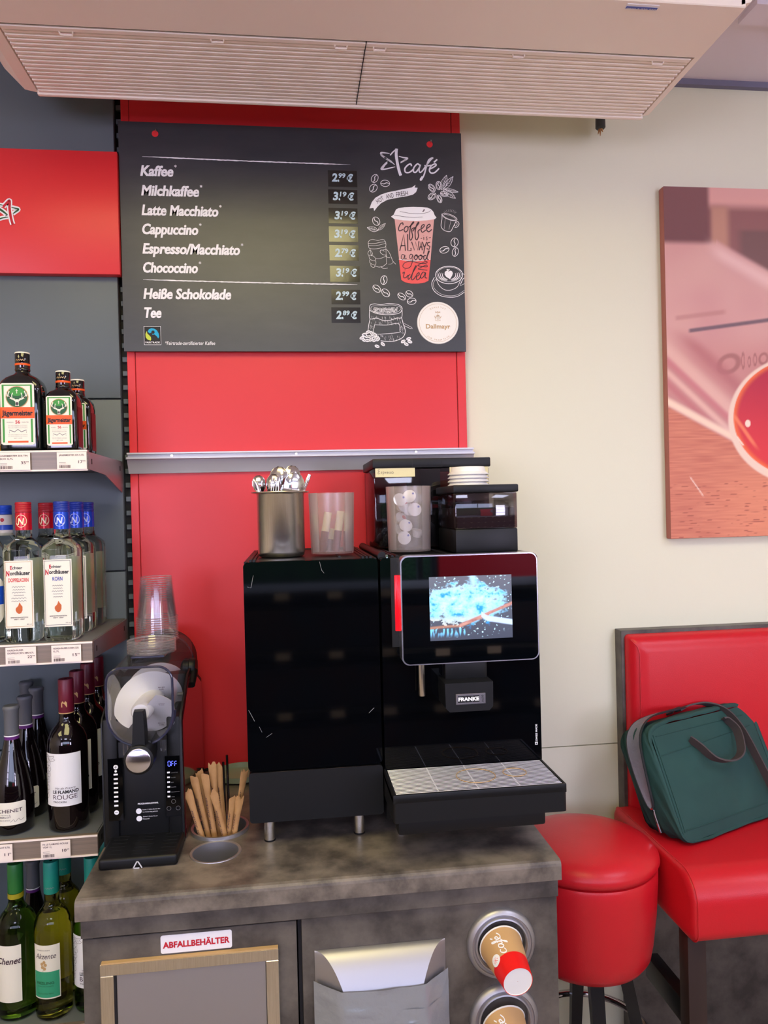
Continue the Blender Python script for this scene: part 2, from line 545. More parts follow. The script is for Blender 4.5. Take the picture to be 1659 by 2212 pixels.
for fx0, fx1, pw, lb_ in ((-2.95, -1.0, 14.0, 'tall lit drinks fridge added in the left corner by the shop window'), (2.25, 3.35, 25.0, 'tall lit drinks fridge added in the right corner by the shop window')):  # pair of lit fridges added out of view to brighten the upper wall
    fr = thing('added_fridge', lb_, 'fridge', ((fx0 + fx1) / 2, -5.3, 0), 'added lit drinks fridges')
    q = MB('wallfront').box(fx0, fx1, -5.58, -5.02, 0, .2, .005).box(fx0, fx1, -5.58, -5.02, 2.25, 2.5, .005).box(fx0, fx0 + .06, -5.58, -5.02, .2, 2.25).box(fx1 - .06, fx1, -5.58, -5.02, .2, 2.25).box(fx0 + .06, fx1 - .06, -5.58, -5.54, .2, 2.25)
    q.build('body', fr)
    MB(pm('added fridge light', (0, 0, 0, 1), .5, emis=c(222, 216, 250), es=pw)).box(fx0 + .07, fx1 - .07, -5.53, -5.50, .95, 2.2).build('light_panel', fr, 0)
    for z in (.95, 1.3, 1.65, 2.0): MB('grey').box(fx0 + .07, fx1 - .07, -5.49, -5.20, z, z + .015).build('shelf_board', fr, 0)
gd = thing('added_goods_shelf', 'dark double sided goods shelf added between the counter and the shop window', 'shelf', (.2, -3.5, 0))  # added to shade the lower wall; such shelves reflect in the display
MB('wallfront').box(-2.6, 2.9, -3.75, -3.25, 0, .12, .005).box(-2.6, 2.9, -3.52, -3.48, .12, 1.16).build('frame', gd)
for z in (.12, .46, .80, 1.14):
    MB('wallfront').box(-2.6, 2.9, -3.75, -3.25, z, z + .025, .003).build('shelf_board', gd)
    q = MB('tag')
    for i in range(18): q.box(-2.5 + i * .3, -2.42 + i * .3, -3.249, -3.246, z - .02, z + .02)
    q.build('price_tags', gd, 0)
bx = MB(pm('dark boxed goods', c(70, 44, 44), .5, var=(4, c(40, 50, 70), .1)))
for z in (.145, .485, .825): bx.box(-2.55, 2.85, -3.46, -3.29, z, z + .24, .01)
bx.build('goods', gd)['kind'] = 'stuff'

# ------------------------------------------------------------------ ceiling air unit
ut = thing('ceiling_air_unit', 'wide white ceiling air unit with two ribbed grilles above the menu board', 'air unit', (0.185, -0.4, 2.64))
ZU = 2.640
def unit_edge(y):                # the bottom drops 1 cm from right to left
    return y
h = MB('unit')
def slz(x): return 2.645 + (x - 0.19) * 0.012
XL, XR = -0.575, 0.948
YR, YF = -0.197, -0.452
# outer tray: bevelled rim, side walls, top
prof = [(XL - .075, 2.869), (XL - .075, 2.70), (XL - .03, 2.652), (XL, 2.646), (XL, 2.66), (XR, 2.66), (XR, 2.646), (XR + .02, 2.652), (XR + .06, 2.70), (XR + .06, 2.869)]
h.xz(prof, -0.635, -0.185)
h.box(XL - .01, XR + .01, -0.635, YF - .004, 2.641, 2.66, .002, 1)        # smooth cover panel
h.box(XL, XR, -0.196, -0.183, 2.636, 2.70, .004)                        # rear lip
h.build('housing', ut, 30)
g = MB('gap'); g.box(XL + .001, XR - .001, YF - .004, YF, 2.644, 2.655); g.box(0.1885, 0.1905, YF, YR, 2.641, 2.655); g.build('joint', ut, 0)
for k, (a0, a1) in enumerate(((XL + .006, 0.1885), (0.1905, XR - .008))):
    gr = MB('unit')
    n = 15
    gr.box(a0, a1, YF + .001, YF + .014, 2.640, 2.66, .001, 1)
    gr.box(a0, a1, YR - .010, YR, 2.640, 2.66, .001, 1)
    yy0, yy1 = YF + .014, YR - .010
    prof = []
    for i in range(n):
        ya = yy0 + (yy1 - yy0) * i / n
        yb = yy0 + (yy1 - yy0) * (i + 1) / n
        prof += [(ya, 2.6520), (ya + (yb - ya) * .30, 2.6415), (ya + (yb - ya) * .75, 2.6415)]
    prof += [(yy1, 2.6520), (yy1, 2.66), (yy0, 2.66)]
    gr.yz(prof, a0, a1)
    go = gr.build('grille', ut, 25)
    for t in (.17, .58, .93) if k == 0 else (.04, .46, .9):
        xc = a0 + (a1 - a0) * t
        MB('unit').tube([(xc - .014, YF + .012, 2.641), (xc - .012, YF + .018, 2.637), (xc + .012, YF + .018, 2.637), (xc + .014, YF + .012, 2.641)], .0022, 6).build('clip', go)
lb = MB('paperw')
p0, p1 = atz(1356, 8, 2.640), atz(1418, 22, 2.640)
lb.box(p0.x, p1.x, p0.y, p1.y, 2.6395, 2.641)
lb.use(pm('blue print', c(80, 100, 180), .5))
lb.box(p0.x + .001, p1.x - .001, p1.y - .001, p0.y + (p1.y - p0.y) * .45, 2.639, 2.6396)
ft = lambda x, y: (x, y, 2.6388)
lo = lb.build('sticker', ut, 0); lo['label'] = 'blue and white type sticker'
lt = MB('paperw'); text(lt, '0800 2 326 000', lambda x, y: (x, y, 2.6386), p0.x + .003, p0.y + .010, (p1.x - p0.x) - .006, .006, up=1)
lt.build('lettering', lo, 0)

pb = at(1297, 276, -0.02)
t = MB('greydark')
t.lathe([(.013, .06), (.014, 0.0), (.010, -.004), (0.001, -.004)], pb.x, -.02, pb.z, 14)
t.use('kraft')
for a in (0, 1.3, 2.6, 4.0, 5.2):
    t.tube([(pb.x + .003 * math.cos(a), -.02 + .003 * math.sin(a), pb.z - .002), (pb.x + .007 * math.cos(a), -.02 + .007 * math.sin(a), pb.z - .012 - .006 * (a % 1.7))], [.0035, .0008], 6)
t.solo('ceiling_anchor', 'grey anchor stub with frayed brown end under the ceiling unit', 'anchor', (pb.x, -.02, pb.z))

# ------------------------------------------------------------------ red wall panel, rail, menu board
rp = thing('red_wall_panel', 'tall red wall panel behind the menu board and coffee machines', 'wall panel', (0.04, 0.02, 0.93))
a = MB('red')
a.box(-0.4225, -0.402, 0.0, 0.03, 0.93, 2.86, .001, 1).box(-0.4005, 0.4745, 0.0, 0.03, 0.93, 2.86, .001, 1).box(0.4765, 0.5005, 0.0, 0.03, 0.93, 2.86, .001, 1)
a.use(pm('dark red joint', c(110, 6, 12), .6)).box(-.403, .477, .003, .029, .931, 2.859)
a.build('panel', rp, 30)
rl = thing('display_rail', 'aluminium rail across the red wall panel below the menu board', 'rail', (0.04, -0.01, 1.77))
a = MB('railm')
prof = [(0, 1.7905), (-.030, 1.7905), (-.030, 1.7865), (-.016, 1.7865), (-.016, 1.7785), (-.036, 1.7785), (-.036, 1.7735), (-.028, 1.7715), (-.016, 1.752), (-.010, 1.736), (0, 1.736)]
a.yz(prof, -0.424, 0.512)
ro = a.build('profile', rl, 20)
for x in (-.31, .02, .35):
    MB('steel').lathe([(.0001, -.0185), (.004, -.0185), (.0045, -.0155)], x, 0, 1.782, 14, 'Y').build('screw', rl)

BY = -0.021
mb_ = thing('menu_board', 'black chalkboard style coffee menu board with white lettering and prices', 'menu board', (0.04, -0.02, 2.36))
MB('board').box(-.4255, .4985, BY, -.0165, 2.059, 2.667, .0006, 1).build('panel', mb_, 30)
for (px, py) in ((335, 289), (928, 312)):
    q = at(px, py, BY)
    o = MB('red').lathe([(.0001, -.0010), (.0085, -.0008), (.0088, .001)], q.x, BY, q.z, 20, 'Y').build('hole', mb_); o['label'] = 'round hole showing the red panel'
    MB('chrome').tube([(q.x + .002, BY + .004, q.z + .003), (q.x + .003, BY - .007, q.z + .006), (q.x + .003, BY - .007, q.z + .009)], .0018, 8).build('hook', mb_)
F = plane_y(BY - .0010)
F2 = plane_y(BY - .0016)
F3 = plane_y(BY - .0022)
def zf(k, ox, oy, F=F): return lambda x, y: F(ox + x / k, oy + y / k)
Z3 = zf(4.1475, 250, 250)
for s_, x0, x1, yb, cap in (('Kaffee', 220, 515, 536, 80), ('Milchkaffee', 228, 745, 712, 80), ('Latte Macchiato', 232, 918, 888, 80), ('Cappuccino', 238, 738, 1058, 80),
                            ('Espresso/Macchiato', 240, 1112, 1233, 80), ('Chococcino', 246, 735, 1403, 80), ('Heiße Schokolade', 248, 1032, 1638, 80), ('Tee', 257, 408, 1808, 80)):
    # the lettering is level with the board, so drop the baseline the way the board edge does
    p = at(250 + x0 / 4.1475, 250 + yb / 4.1475, BY)
    q = at(250 + x1 / 4.1475, 250 + (yb + 6) / 4.1475, BY)
    cp = cap * 1.08 / 4.1475 / FPX * 2.18
    tx = MB('chalk'); text(tx, s_, lambda x, y: (x, BY - .001, y), p.x, p.z, q.x - p.x, cp, bold=.030, shear=.18, up=1); text(tx, s_, lambda x, y: (x, BY - .0012, y), p.x + .0009, p.z, q.x - p.x, cp, bold=.030, shear=.18, up=1)
    if s_ not in ('Heiße Schokolade', 'Tee'):
        for a_ in (0, PI / 3, 2 * PI / 3): stroke(tx, [(q.x + .0065 - .0035 * math.sin(a_), p.z + cp * .98 - .0035 * math.cos(a_)), (q.x + .0065 + .0035 * math.sin(a_), p.z + cp * .98 + .0035 * math.cos(a_))], .0016, lambda x, y: (x, BY - .001, y), smooth=False)
    tx.build('heading', mb_, 0)
p = at(357, 745, BY)
tx = MB('chalk'); text(tx, '*Fairtrade-zertifizierter Kaffee', lambda x, y: (x, BY - .001, y), p.x, p.z, at(465, 745, BY).x - p.x, .0098, bold=.005, shear=.18, up=1)
tx.build('footnote', mb_, 0)
random.seed(3)
for (xa, ya, xb, yb) in ((307, 338, 757, 355.5), (309, 604, 772, 614.5)):
    ln = MB('chalk'); n = 90
    top, bot = [], []
    for i in range(n + 1):
        t_ = i / n
        hh = 1.5 * min(1, t_ * 7 + .25, (1 - t_) * 7 + .15)
        x, y = xa + (xb - xa) * t_, ya + (yb - ya) * t_ + 1.0 * math.sin(t_ * 3)
        top.append(F(x, y - hh * random.uniform(.5, 1.0))); bot.append(F(x, y + hh * random.uniform(.5, 1.0)))
    m_ = n + 1
    ln.add(top + bot, [(i, i + 1, m_ + i + 1, m_ + i) for i in range(n)])
    ln.build('rule_line', mb_, 0)
# price films and prices (zoom coordinates of the board's right half)
Z4 = zf(4.366, 640, 290)
rows = [(335, 372, '2', '99', (298, 340, 575, 500)), (345, 547, '3', '19', (300, 520, 578, 660)), (360, 728, '3', '19', (303, 695, 580, 845)), (358, 903, '3', '19', (306, 868, 585, 1018)),
        (362, 1082, '2', '79', (311, 1044, 590, 1194)), (372, 1268, '3', '19', (316, 1240, 600, 1395)), (370, 1487, '2', '99', (330, 1465, 605, 1605)), (375, 1668, '2', '89', (330, 1632, 607, 1780))]
for x, y, b_, s_, rc in rows:
    fa = at(640 + rc[0] / 4.366, 290 + rc[1] / 4.366, BY)
    fb = at(640 + rc[2] / 4.366, 290 + rc[3] / 4.366, BY)
    st = MB('film').box(fa.x, fb.x, BY - .0006, BY + .001, fb.z, fa.z).build('price_sticker', mb_, 0)
    pr = MB('filmtxt')
    p = at(640 + x / 4.366, 290 + (y + 72) / 4.366, BY)
    k = 1 / 4.366 / FPX * 2.18
    G = lambda X, Y: (X, BY - .0012, Y)
    text(pr, b_, G, p.x, p.z, 50 * k, 72 * k, bold=.04, shear=.12, up=1)
    text(pr, ',', G, p.x + 50 * k, p.z, 16 * k, 72 * k, bold=.05, shear=.12, up=1)
    text(pr, s_, G, p.x + 62 * k, p.z + 32 * k, 62 * k, 42 * k, bold=.03, shear=.12, up=1)
    text(pr, '€', G, p.x + 133 * k, p.z, 60 * k, 66 * k, bold=.04, shear=.12, up=1)
    pr.build('price', st, 0)
# logo
lg = MB('chalk')
ZA = zf(8.295, 810, 310)
stroke(lg, [(262, 178), (180, 168), (112, 165), (115, 200), (200, 270), (300, 335), (352, 380)], 30, ZA, taper=True)
stroke(lg, [(115, 175), (118, 208), (210, 275), (300, 332)], 34, ZA)
stroke(lg, [(225, 325), (180, 360), (110, 452), (170, 460), (290, 435), (362, 418)], 26, ZA, taper=True)
stroke(lg, [(215, 340), (170, 385), (125, 455)], 34, ZA, smooth=False)
stroke(lg, [(272, 210), (330, 145), (392, 98)], 24, ZA)
stroke(lg, [(388, 92), (380, 200), (400, 340), (430, 480), (462, 575)], 50, ZA, taper=False)
stroke(lg, [(428, 228), (500, 250), (585, 265), (520, 312), (455, 350)], 26, ZA, taper=True)
stroke(lg, [(575, 270), (520, 305), (462, 340)], 26, ZA)
for s_, w_ in (([(655, 405), (640, 368), (590, 385), (535, 450), (550, 515), (620, 515), (690, 460)], 27), ([(800, 390), (760, 365), (700, 430), (690, 500), (730, 515), (790, 440), (815, 380)], 26),
               ([(818, 378), (790, 470), (810, 520), (860, 480)], 24), ([(860, 480), (930, 380), (1000, 290), (1035, 262), (1015, 262), (960, 300), (920, 420), (880, 560), (830, 650), (815, 640), (850, 590)], 26),
               ([(885, 395), (950, 400), (1010, 388)], 22), ([(975, 460), (1040, 430), (1095, 390), (1075, 365), (1010, 400), (975, 470), (1000, 525), (1070, 520), (1150, 445)], 26), ([(1055, 338), (1115, 285)], 27)):
    stroke(lg, s_, w_, ZA)
lgo = lg.build('logo', mb_, 0); lgo['label'] = 'white star and café logo'
# banner
bn = MB('chalk')
poly(bn, [(690, 700), (712, 640), (745, 600), (800, 568), (860, 548), (1000, 520), (1090, 502), (1125, 477), (1115, 503), (1145, 505), (1130, 545), (1100, 570), (1040, 585), (950, 600), (860, 618), (800, 650), (765, 685), (735, 724), (728, 695)], Z4)
bo = bn.build('banner', mb_, 0)
bt = MB('script')
def rot_text(mbx, s_, x, y, wd, cap, ang, FF, bold=0.0):
    ca, sa = math.cos(math.radians(ang)), math.sin(math.radians(ang))
    text(mbx, s_, lambda X, Y: FF(x + X * ca - Y * sa, y + X * sa + Y * ca), 0, 0, wd, cap, bold=bold)
Z4b = zf(4.366, 640, 290, F2)
rot_text(bt, 'HOT', 768, 655, 72, 44, -30, Z4b); rot_text(bt, 'AND', 850, 610, 72, 46, -11, Z4b); rot_text(bt, 'FRESH', 944, 590, 112, 46, -7, Z4b)
bt.build('lettering', bo, 0)
# paper cup print
ZB = zf(9.76, 840, 430); ZB2 = zf(9.76, 840, 430, F2); ZB3 = zf(9.76, 840, 430, F3)
cp = MB('cuppink'); poly(cp, [(120, 410), (955, 410), (880, 1270), (600, 1300), (215, 1270)], ZB)
cp.use('cupred'); poly(cp, [(212, 1275), (400, 1300), (600, 1308), (880, 1275), (835, 1720), (760, 1760), (620, 1783), (480, 1783), (340, 1755), (262, 1705)], ZB)
cp.use('chalk'); poly(cp, [(45, 370), (100, 330), (150, 220), (210, 190), (330, 172), (500, 165), (700, 170), (810, 180), (890, 215), (940, 270), (965, 340), (1005, 390), (965, 425), (800, 450), (560, 462), (300, 450), (120, 425)], ZB2)
stroke(cp, [(210, 1268), (400, 1296), (600, 1304), (880, 1268)], 12, ZB2)
co = cp.build('cup_print', mb_, 0)
ct = MB('script')
for s_ in ([(230, 260), (450, 300), (680, 305), (820, 280), (880, 240)], [(110, 335), (300, 368), (500, 385), (710, 378)]): stroke(ct, s_, 7, ZB3)
stroke(ct, [(742, 212), (740, 240), (712, 265)], 20, ZB3)
wS = 21
for s_ in ([(300, 550), (290, 500), (240, 530), (205, 620), (225, 670), (300, 640)],
           [(345, 590), (320, 640), (350, 695), (400, 650), (395, 580), (355, 580), (345, 600)],
           [(400, 600), (450, 570), (520, 500), (510, 485), (465, 560), (440, 700), (440, 830), (465, 865), (500, 780), (480, 640), (560, 600)],
           [(500, 680), (560, 600), (630, 510), (620, 490), (580, 560), (555, 700), (560, 820), (590, 860), (625, 780), (615, 680), (660, 640)],
           [(690, 630), (745, 570), (735, 535), (690, 570), (680, 650), (710, 700), (780, 650)],
           [(800, 620), (870, 570), (855, 530), (810, 560), (795, 640), (840, 690), (905, 640)]): stroke(ct, s_, wS, ZB3)
for s_ in ([(230, 1090), (315, 745), (350, 1090)], [(255, 980), (350, 980)], [(395, 740), (400, 1085), (470, 1085), (465, 1030)],
           [(480, 900), (540, 1080), (560, 900), (610, 1080), (635, 890)], [(640, 1080), (680, 900), (705, 1080)], [(650, 1010), (705, 1010)],
           [(705, 900), (745, 1010)], [(800, 900), (760, 1000), (732, 1150)], [(870, 910), (815, 925), (815, 970), (865, 1000), (850, 1060), (795, 1045)]):
    stroke(ct, s_, wS, ZB3, smooth=False)
for s_ in ([(330, 1180), (280, 1170), (262, 1240), (300, 1270), (340, 1180), (335, 1260), (375, 1245)],
           [(500, 1170), (455, 1165), (435, 1230), (470, 1260), (505, 1180), (500, 1300), (450, 1430), (360, 1460), (295, 1420), (340, 1340), (480, 1310), (640, 1350), (760, 1360), (810, 1330), (760, 1320), (620, 1390), (640, 1410), (800, 1430), (790, 1390), (700, 1430), (620, 1470), (660, 1480), (810, 1500)]):
    stroke(ct, s_, 13, ZB3)
for s_ in ([(555, 1190), (535, 1230), (565, 1280), (605, 1230), (590, 1175), (560, 1190), (640, 1210)], [(640, 1190), (630, 1240), (660, 1280), (700, 1230), (685, 1180), (655, 1190), (740, 1210)],
           [(790, 1200), (750, 1190), (735, 1250), (770, 1280), (850, 1110), (830, 1110), (805, 1250), (840, 1280)]): stroke(ct, s_, 19, ZB3)
for s_ in ([(290, 1565), (330, 1540), (310, 1640), (350, 1660), (410, 1600)], [(335, 1490), (345, 1495)], [(450, 1590), (410, 1620), (410, 1690), (450, 1660), (500, 1560), (575, 1430), (560, 1415), (500, 1560), (480, 1690), (520, 1690), (570, 1620)],
           [(575, 1640), (640, 1590), (630, 1550), (585, 1600), (590, 1700), (640, 1680), (680, 1610)], [(770, 1560), (720, 1540), (670, 1620), (690, 1670), (740, 1620), (775, 1550), (765, 1650), (805, 1665)]):
    stroke(ct, s_, 17, ZB3)
for s_ in ([(672, 830), (700, 828)], [(735, 800), (738, 865)], [(733, 770), (737, 776)], [(810, 795), (785, 810), (805, 835), (800, 865), (780, 860)], [(845, 818), (885, 808)]): stroke(ct, s_, 12, ZB3)
ct.build('lettering', co, 0)
# beans, leaves, mug, hand, latte cup, sack
for (x, y, rx, ry, a_) in ((740, 417, 40, 30, -60), (727, 508, 40, 33, -50), (838, 463, 42, 30, 5), (754, 820, 42, 32, 60), (826, 1375, 42, 30, -80), (759, 1456, 42, 28, 42), (843, 1496, 44, 30, 45),
                           (994, 1530, 42, 26, 38), (1066, 1506, 36, 28, 35), (1088, 1575, 42, 30, -5), (1493, 1020, 42, 34, -80), (1500, 1110, 42, 28, -75), (1397, 1090, 44, 30, -15)):
    dr = MB('chalk'); bean(dr, Z4, x, y, rx, ry, a_, 5); dr.build('bean_drawing', mb_, 0)
for (x, y, rx, ry, a_) in ((1278, 507, 42, 25, 50), (1343, 483, 40, 26, 85), (1280, 585, 42, 28, -35), (1350, 610, 38, 22, 70), (1395, 562, 36, 24, 15)):
    dr = MB('chalk'); bean(dr, Z4, x, y, rx, ry, a_, 5); bean(dr, Z4, x, y, rx * .7, ry * .7, a_, 3); dr.build('bean_drawing', mb_, 0)
dr = MB('chalk'); leaf(dr, Z4, 1370, 525, 1418, 385, 28, 4); leaf(dr, Z4, 1390, 520, 1480, 398, 26, 4); leaf(dr, Z4, 1400, 520, 1528, 545, 16, 4); leaf(dr, Z4, 1385, 525, 1503, 605, 26, 4); dr.build('leaf_drawing', mb_, 0); dr = MB('chalk')
leaf(dr, Z4, 770, 908, 668, 880, 22, 4); leaf(dr, Z4, 772, 905, 842, 840, 16, 3)
dr.build('leaf_drawing', mb_, 0)
dg_ = MB('chalk')
for s_, w_ in (([(1118, 310), (1120, 420), (1100, 560), (1140, 640), (1220, 680), (1300, 680), (1350, 600), (1420, 460)], 11), ([(1385, 600), (1440, 590), (1480, 530), (1460, 480), (1430, 480)], 11),
               ([(1385, 560), (1400, 500), (1430, 500), (1440, 540), (1410, 570), (1385, 560)], 7), ([(1190, 400), (1165, 640)], 4), ([(1310, 450), (1265, 640)], 4)): stroke(dg_, s_, w_, ZB)
stroke(dg_, ell(1280, 380, 165, 55, 20), 11, ZB, closed=True, n=2); stroke(dg_, ell(1280, 385, 135, 38, 20), 6, ZB, closed=True, n=2)
for i in range(9):
    a_ = math.radians(-150 + i * 15)
    stroke(dg_, [(1290 + 110 * math.cos(a_), 330 + 60 * math.sin(a_)), (1290 + 160 * math.cos(a_), 330 + 115 * math.sin(a_))], 3, ZB, smooth=False)
dg_.build('mug_drawing', mb_, 0)
lc = MB('chalk')
stroke(lc, ell(1270, 1600, 285, 185, 0), 14, ZB, closed=True, n=2); stroke(lc, ell(1270, 1590, 255, 155, 0), 6, ZB, closed=True, n=2)
for i, (rx, ry) in enumerate(((215, 125), (175, 110), (135, 95))):
    stroke(lc, ell(1265, 1600, rx, ry, 0, 14, 100, 205), 17, ZB, taper=True, n=2); stroke(lc, ell(1275, 1600, rx, ry, 0, 14, -25, 78), 17, ZB, taper=True, n=2)
poly(lc, [(1260, 1530), (1290, 1510), (1330, 1520), (1350, 1560), (1335, 1610), (1290, 1690), (1210, 1640), (1175, 1590), (1180, 1535), (1215, 1512), (1245, 1515)], ZB)
poly(lc, [(1250, 1490), (1265, 1472), (1282, 1480), (1275, 1500), (1250, 1520), (1222, 1500), (1215, 1482), (1235, 1472)], ZB)
stroke(lc, [(1000, 1690), (1060, 1820), (1170, 1910), (1300, 1920), (1430, 1860), (1490, 1760), (1530, 1650)], 10, ZB)
stroke(lc, [(960, 1650), (905, 1780), (950, 1930), (1100, 2040), (1290, 2070), (1450, 2050), (1595, 1960)], 12, ZB)
stroke(lc, [(1010, 1660), (935, 1790), (980, 1910), (1120, 2010), (1290, 2040), (1450, 2015), (1595, 1920)], 6, ZB)
stroke(lc, [(1545, 1560), (1600, 1600)], 10, ZB); stroke(lc, [(1510, 1800), (1560, 1690), (1600, 1660)], 12, ZB); stroke(lc, [(1500, 1830), (1600, 1780)], 7, ZB)
lc.build('latte_drawing', mb_, 0)
hd = MB('chalk'); ZC = zf(7.63, 770, 480)
for s_, w_ in (([(192, 340), (215, 300), (270, 285), (350, 300), (420, 285), (460, 295), (475, 330)], 7), ([(192, 350), (300, 350), (400, 330), (482, 320)], 7), ([(195, 380), (300, 385), (400, 370), (485, 345)], 6),
               ([(192, 340), (200, 385), (215, 430), (300, 440), (400, 425), (480, 400), (482, 325)], 7), ([(225, 440), (245, 560)], 5), ([(485, 400), (495, 690)], 5),
               ([(320, 600), (400, 595), (490, 560)], 6), ([(310, 720), (370, 740), (440, 725), (495, 680)], 7), ([(215, 460), (188, 510), (200, 540), (240, 545), (265, 520), (240, 470), (215, 460)], 6),
               ([(205, 545), (215, 600), (250, 625), (300, 635), (315, 600), (280, 560), (240, 548)], 6), ([(215, 620), (225, 670), (290, 705), (315, 700), (320, 650), (300, 635)], 6),
               ([(235, 690), (245, 730), (290, 745), (305, 715)], 6), ([(500, 540), (440, 535), (395, 500), (395, 465), (430, 460), (460, 480)], 7), ([(440, 455), (500, 455), (550, 520), (600, 640), (650, 692)], 7),
               ([(480, 545), (510, 580), (555, 585)], 6), ([(525, 690), (580, 685), (605, 650)], 4), ([(405, 735), (450, 765), (515, 755)], 7)): stroke(hd, s_, w_ * .8, ZC)
hd.build('hand_drawing', mb_, 0)
sk = MB('chalk')
for s_, w_ in (([(215, 1460), (225, 1370), (300, 1345), (400, 1360), (520, 1340), (680, 1355), (745, 1400), (750, 1440), (700, 1500), (520, 1525), (330, 1505), (215, 1450)], 9),
               ([(235, 1440), (260, 1385), (400, 1375), (600, 1365), (720, 1400), (725, 1440), (650, 1490), (500, 1505), (330, 1490), (235, 1440)], 5), ([(215, 1460), (222, 1590), (330, 1580), (430, 1615), (560, 1615), (660, 1580), (745, 1570), (752, 1440)], 9),
               ([(225, 1595), (205, 1680), (190, 1790)], 9), ([(745, 1575), (770, 1670), (805, 1800), (760, 1900), (640, 1955), (520, 1965), (400, 1955)], 10), ([(300, 1690), (290, 1830), (470, 1840), (700, 1815), (715, 1780), (690, 1670), (500, 1695), (300, 1690)], 8),
               ([(780, 1700), (900, 1760)], 7), ([(790, 1670), (910, 1735), (910, 1760)], 5)): stroke(sk, s_, w_, ZC)
random.seed(5)
for i in range(90):                # hatching of the cloth
    t_ = random.random()
    x, y = random.uniform(240, 740), random.choice((random.uniform(1540, 1590), random.uniform(1610, 1670), random.uniform(1850, 1930)))
    stroke(sk, [(x, y), (x + 6, y + 34)], 2.2, ZC, smooth=False)
for x0_, y0_, x1_, y1_ in ((215, 1690, 285, 1800), (720, 1690, 780, 1840)):
    for i in range(14):
        x, y = random.uniform(x0_, x1_), random.uniform(y0_, y1_)
        stroke(sk, [(x, y), (x + 14, y + 30)], 2.2, ZC, smooth=False)
for i in range(26):
    x, y = 300 + (i % 9) * 45 + random.uniform(-10, 10), 1425 + (i // 9) * 28 + random.uniform(-6, 6)
    if abs(x - 480) < 210: bean(sk, ZC, x, y, 24, 14, random.uniform(-60, 60), 4)
for (x, y) in ((90, 1905), (130, 1850), (190, 1810), (250, 1830), (300, 1850), (160, 1880), (220, 1890), (270, 1880), (330, 1900), (120, 1940), (180, 1950), (240, 1935), (300, 1945), (355, 1930), (340, 2045), (435, 2010), (770, 1965), (820, 2010), (860, 1920), (880, 1970)):
    a_ = random.uniform(-50, 50)
    poly(sk, ell(x, y, 42, 26, a_, 14), ZC)
    sk.use('blackp'); stroke(sk, [(x - 26 * math.cos(math.radians(a_)), y - 26 * math.sin(math.radians(a_))), (x + 26 * math.cos(math.radians(a_)), y + 26 * math.sin(math.radians(a_)))], 6, zf(7.63, 770, 480, F2), smooth=False)
    sk.use('chalk')
sk.build('sack_drawing', mb_, 0)
# round badge
bq = at(640 + 1335 / 4.366, 290 + 1781 / 4.366, BY)
bd = MB('badge').lathe([(.0001, -.0024), (.0578, -.0024), (.0586, -.0012), (.0586, 0)], bq.x, BY, bq.z, 64, 'Y').build('badge', mb_)
bt = MB('tan')
fb_ = lambda x, y: (x, BY - .0030, y)
stroke(bt, ell(bq.x, bq.z, .0525, .0525, 0, 60), .0006, fb_, closed=True, n=1)
text(bt, 'Dallmayr', fb_, bq.x - .0345, bq.z - .0155, .069, .0125, bold=.02, up=1)
for s_, a0, a1, rr, flip in (('QUALITÄT', 118, 62, .0435, 1), ('AUS TRADITION', 232, 308, .0475, -1)):
    n = len(s_)
    for i, ch in enumerate(s_):
        if ch == ' ': continue
        a_ = math.radians(a0 + (a1 - a0) * i / (n - 1))
        px_, pz_ = bq.x + rr * math.cos(a_), bq.z + rr * math.sin(a_)
        th = a_ - PI / 2 if flip > 0 else a_ + PI / 2
        ca, sa = math.cos(th), math.sin(th)
        text(bt, ch, lambda X, Y: (px_ + X * ca - Y * sa, BY - .003, pz_ + X * sa + Y * ca), -.0017, -.002, .0011 if ch == 'I' else .0034, .0042, up=1)
for s_ in ([(0, .004), (0, .026)], [(-.006, .010), (-.004, .018), (.004, .018), (.006, .010)], [(-.005, .022), (0, .019), (.005, .022)], [(-.006, .027), (-.006, .031), (-.002, .028), (0, .032), (.002, .028), (.006, .031), (.006, .027)], [(-.007, .013), (-.009, .019)], [(.007, .013), (.009, .019)], [(-.004, .006), (-.007, .008)], [(.004, .006), (.007, .008)]):
    stroke(bt, [(bq.x + a_, bq.z + b_) for a_, b_ in s_], .0012, fb_)
bt.build('lettering', bd, 0)
# fair trade mark
fa, fb = at(311, 705, BY), at(348, 745, BY)
fw_, fh_ = fb.x - fa.x, fa.z - fb.z
G = lambda u, v, d=.001: (fa.x + u * fw_, BY - d, fb.z + v * fh_)
fm = MB('blackp').box(fa.x, fb.x, BY - .0006, BY + .001, fb.z, fa.z)
fm.use('chalk'); stroke(fm, [(0, 0), (1, 0), (1, 1), (0, 1)], .03, lambda x, y: G(x, y, .0012), smooth=False, closed=True)
text(fm, 'FAIRTRADE', lambda x, y: G(x, y, .0013), .07, .08, .86, .10, bold=.02, up=1)
fm.use('cyan'); poly(fm, [(.22, .72), (.3, .84), (.45, .9), (.6, .88), (.78, .78), (.88, .6), (.9, .42), (.84, .34), (.76, .46), (.62, .56), (.5, .54), (.45, .66), (.32, .62)], lambda x, y: G(x, y, .0014))
fm.use('lime'); poly(fm, [(.16, .74), (.08, .58), (.1, .4), (.2, .28), (.38, .22), (.42, .3), (.4, .42), (.3, .52), (.2, .6)], lambda x, y: G(x, y, .0014))
fm.use('blackp'); poly(fm, ell(.54, .68, .1, .09), lambda x, y: G(x, y, .0018))
fo = fm.build('fairness_mark', mb_, 0); fo['label'] = 'square black emblem in blue and lime'
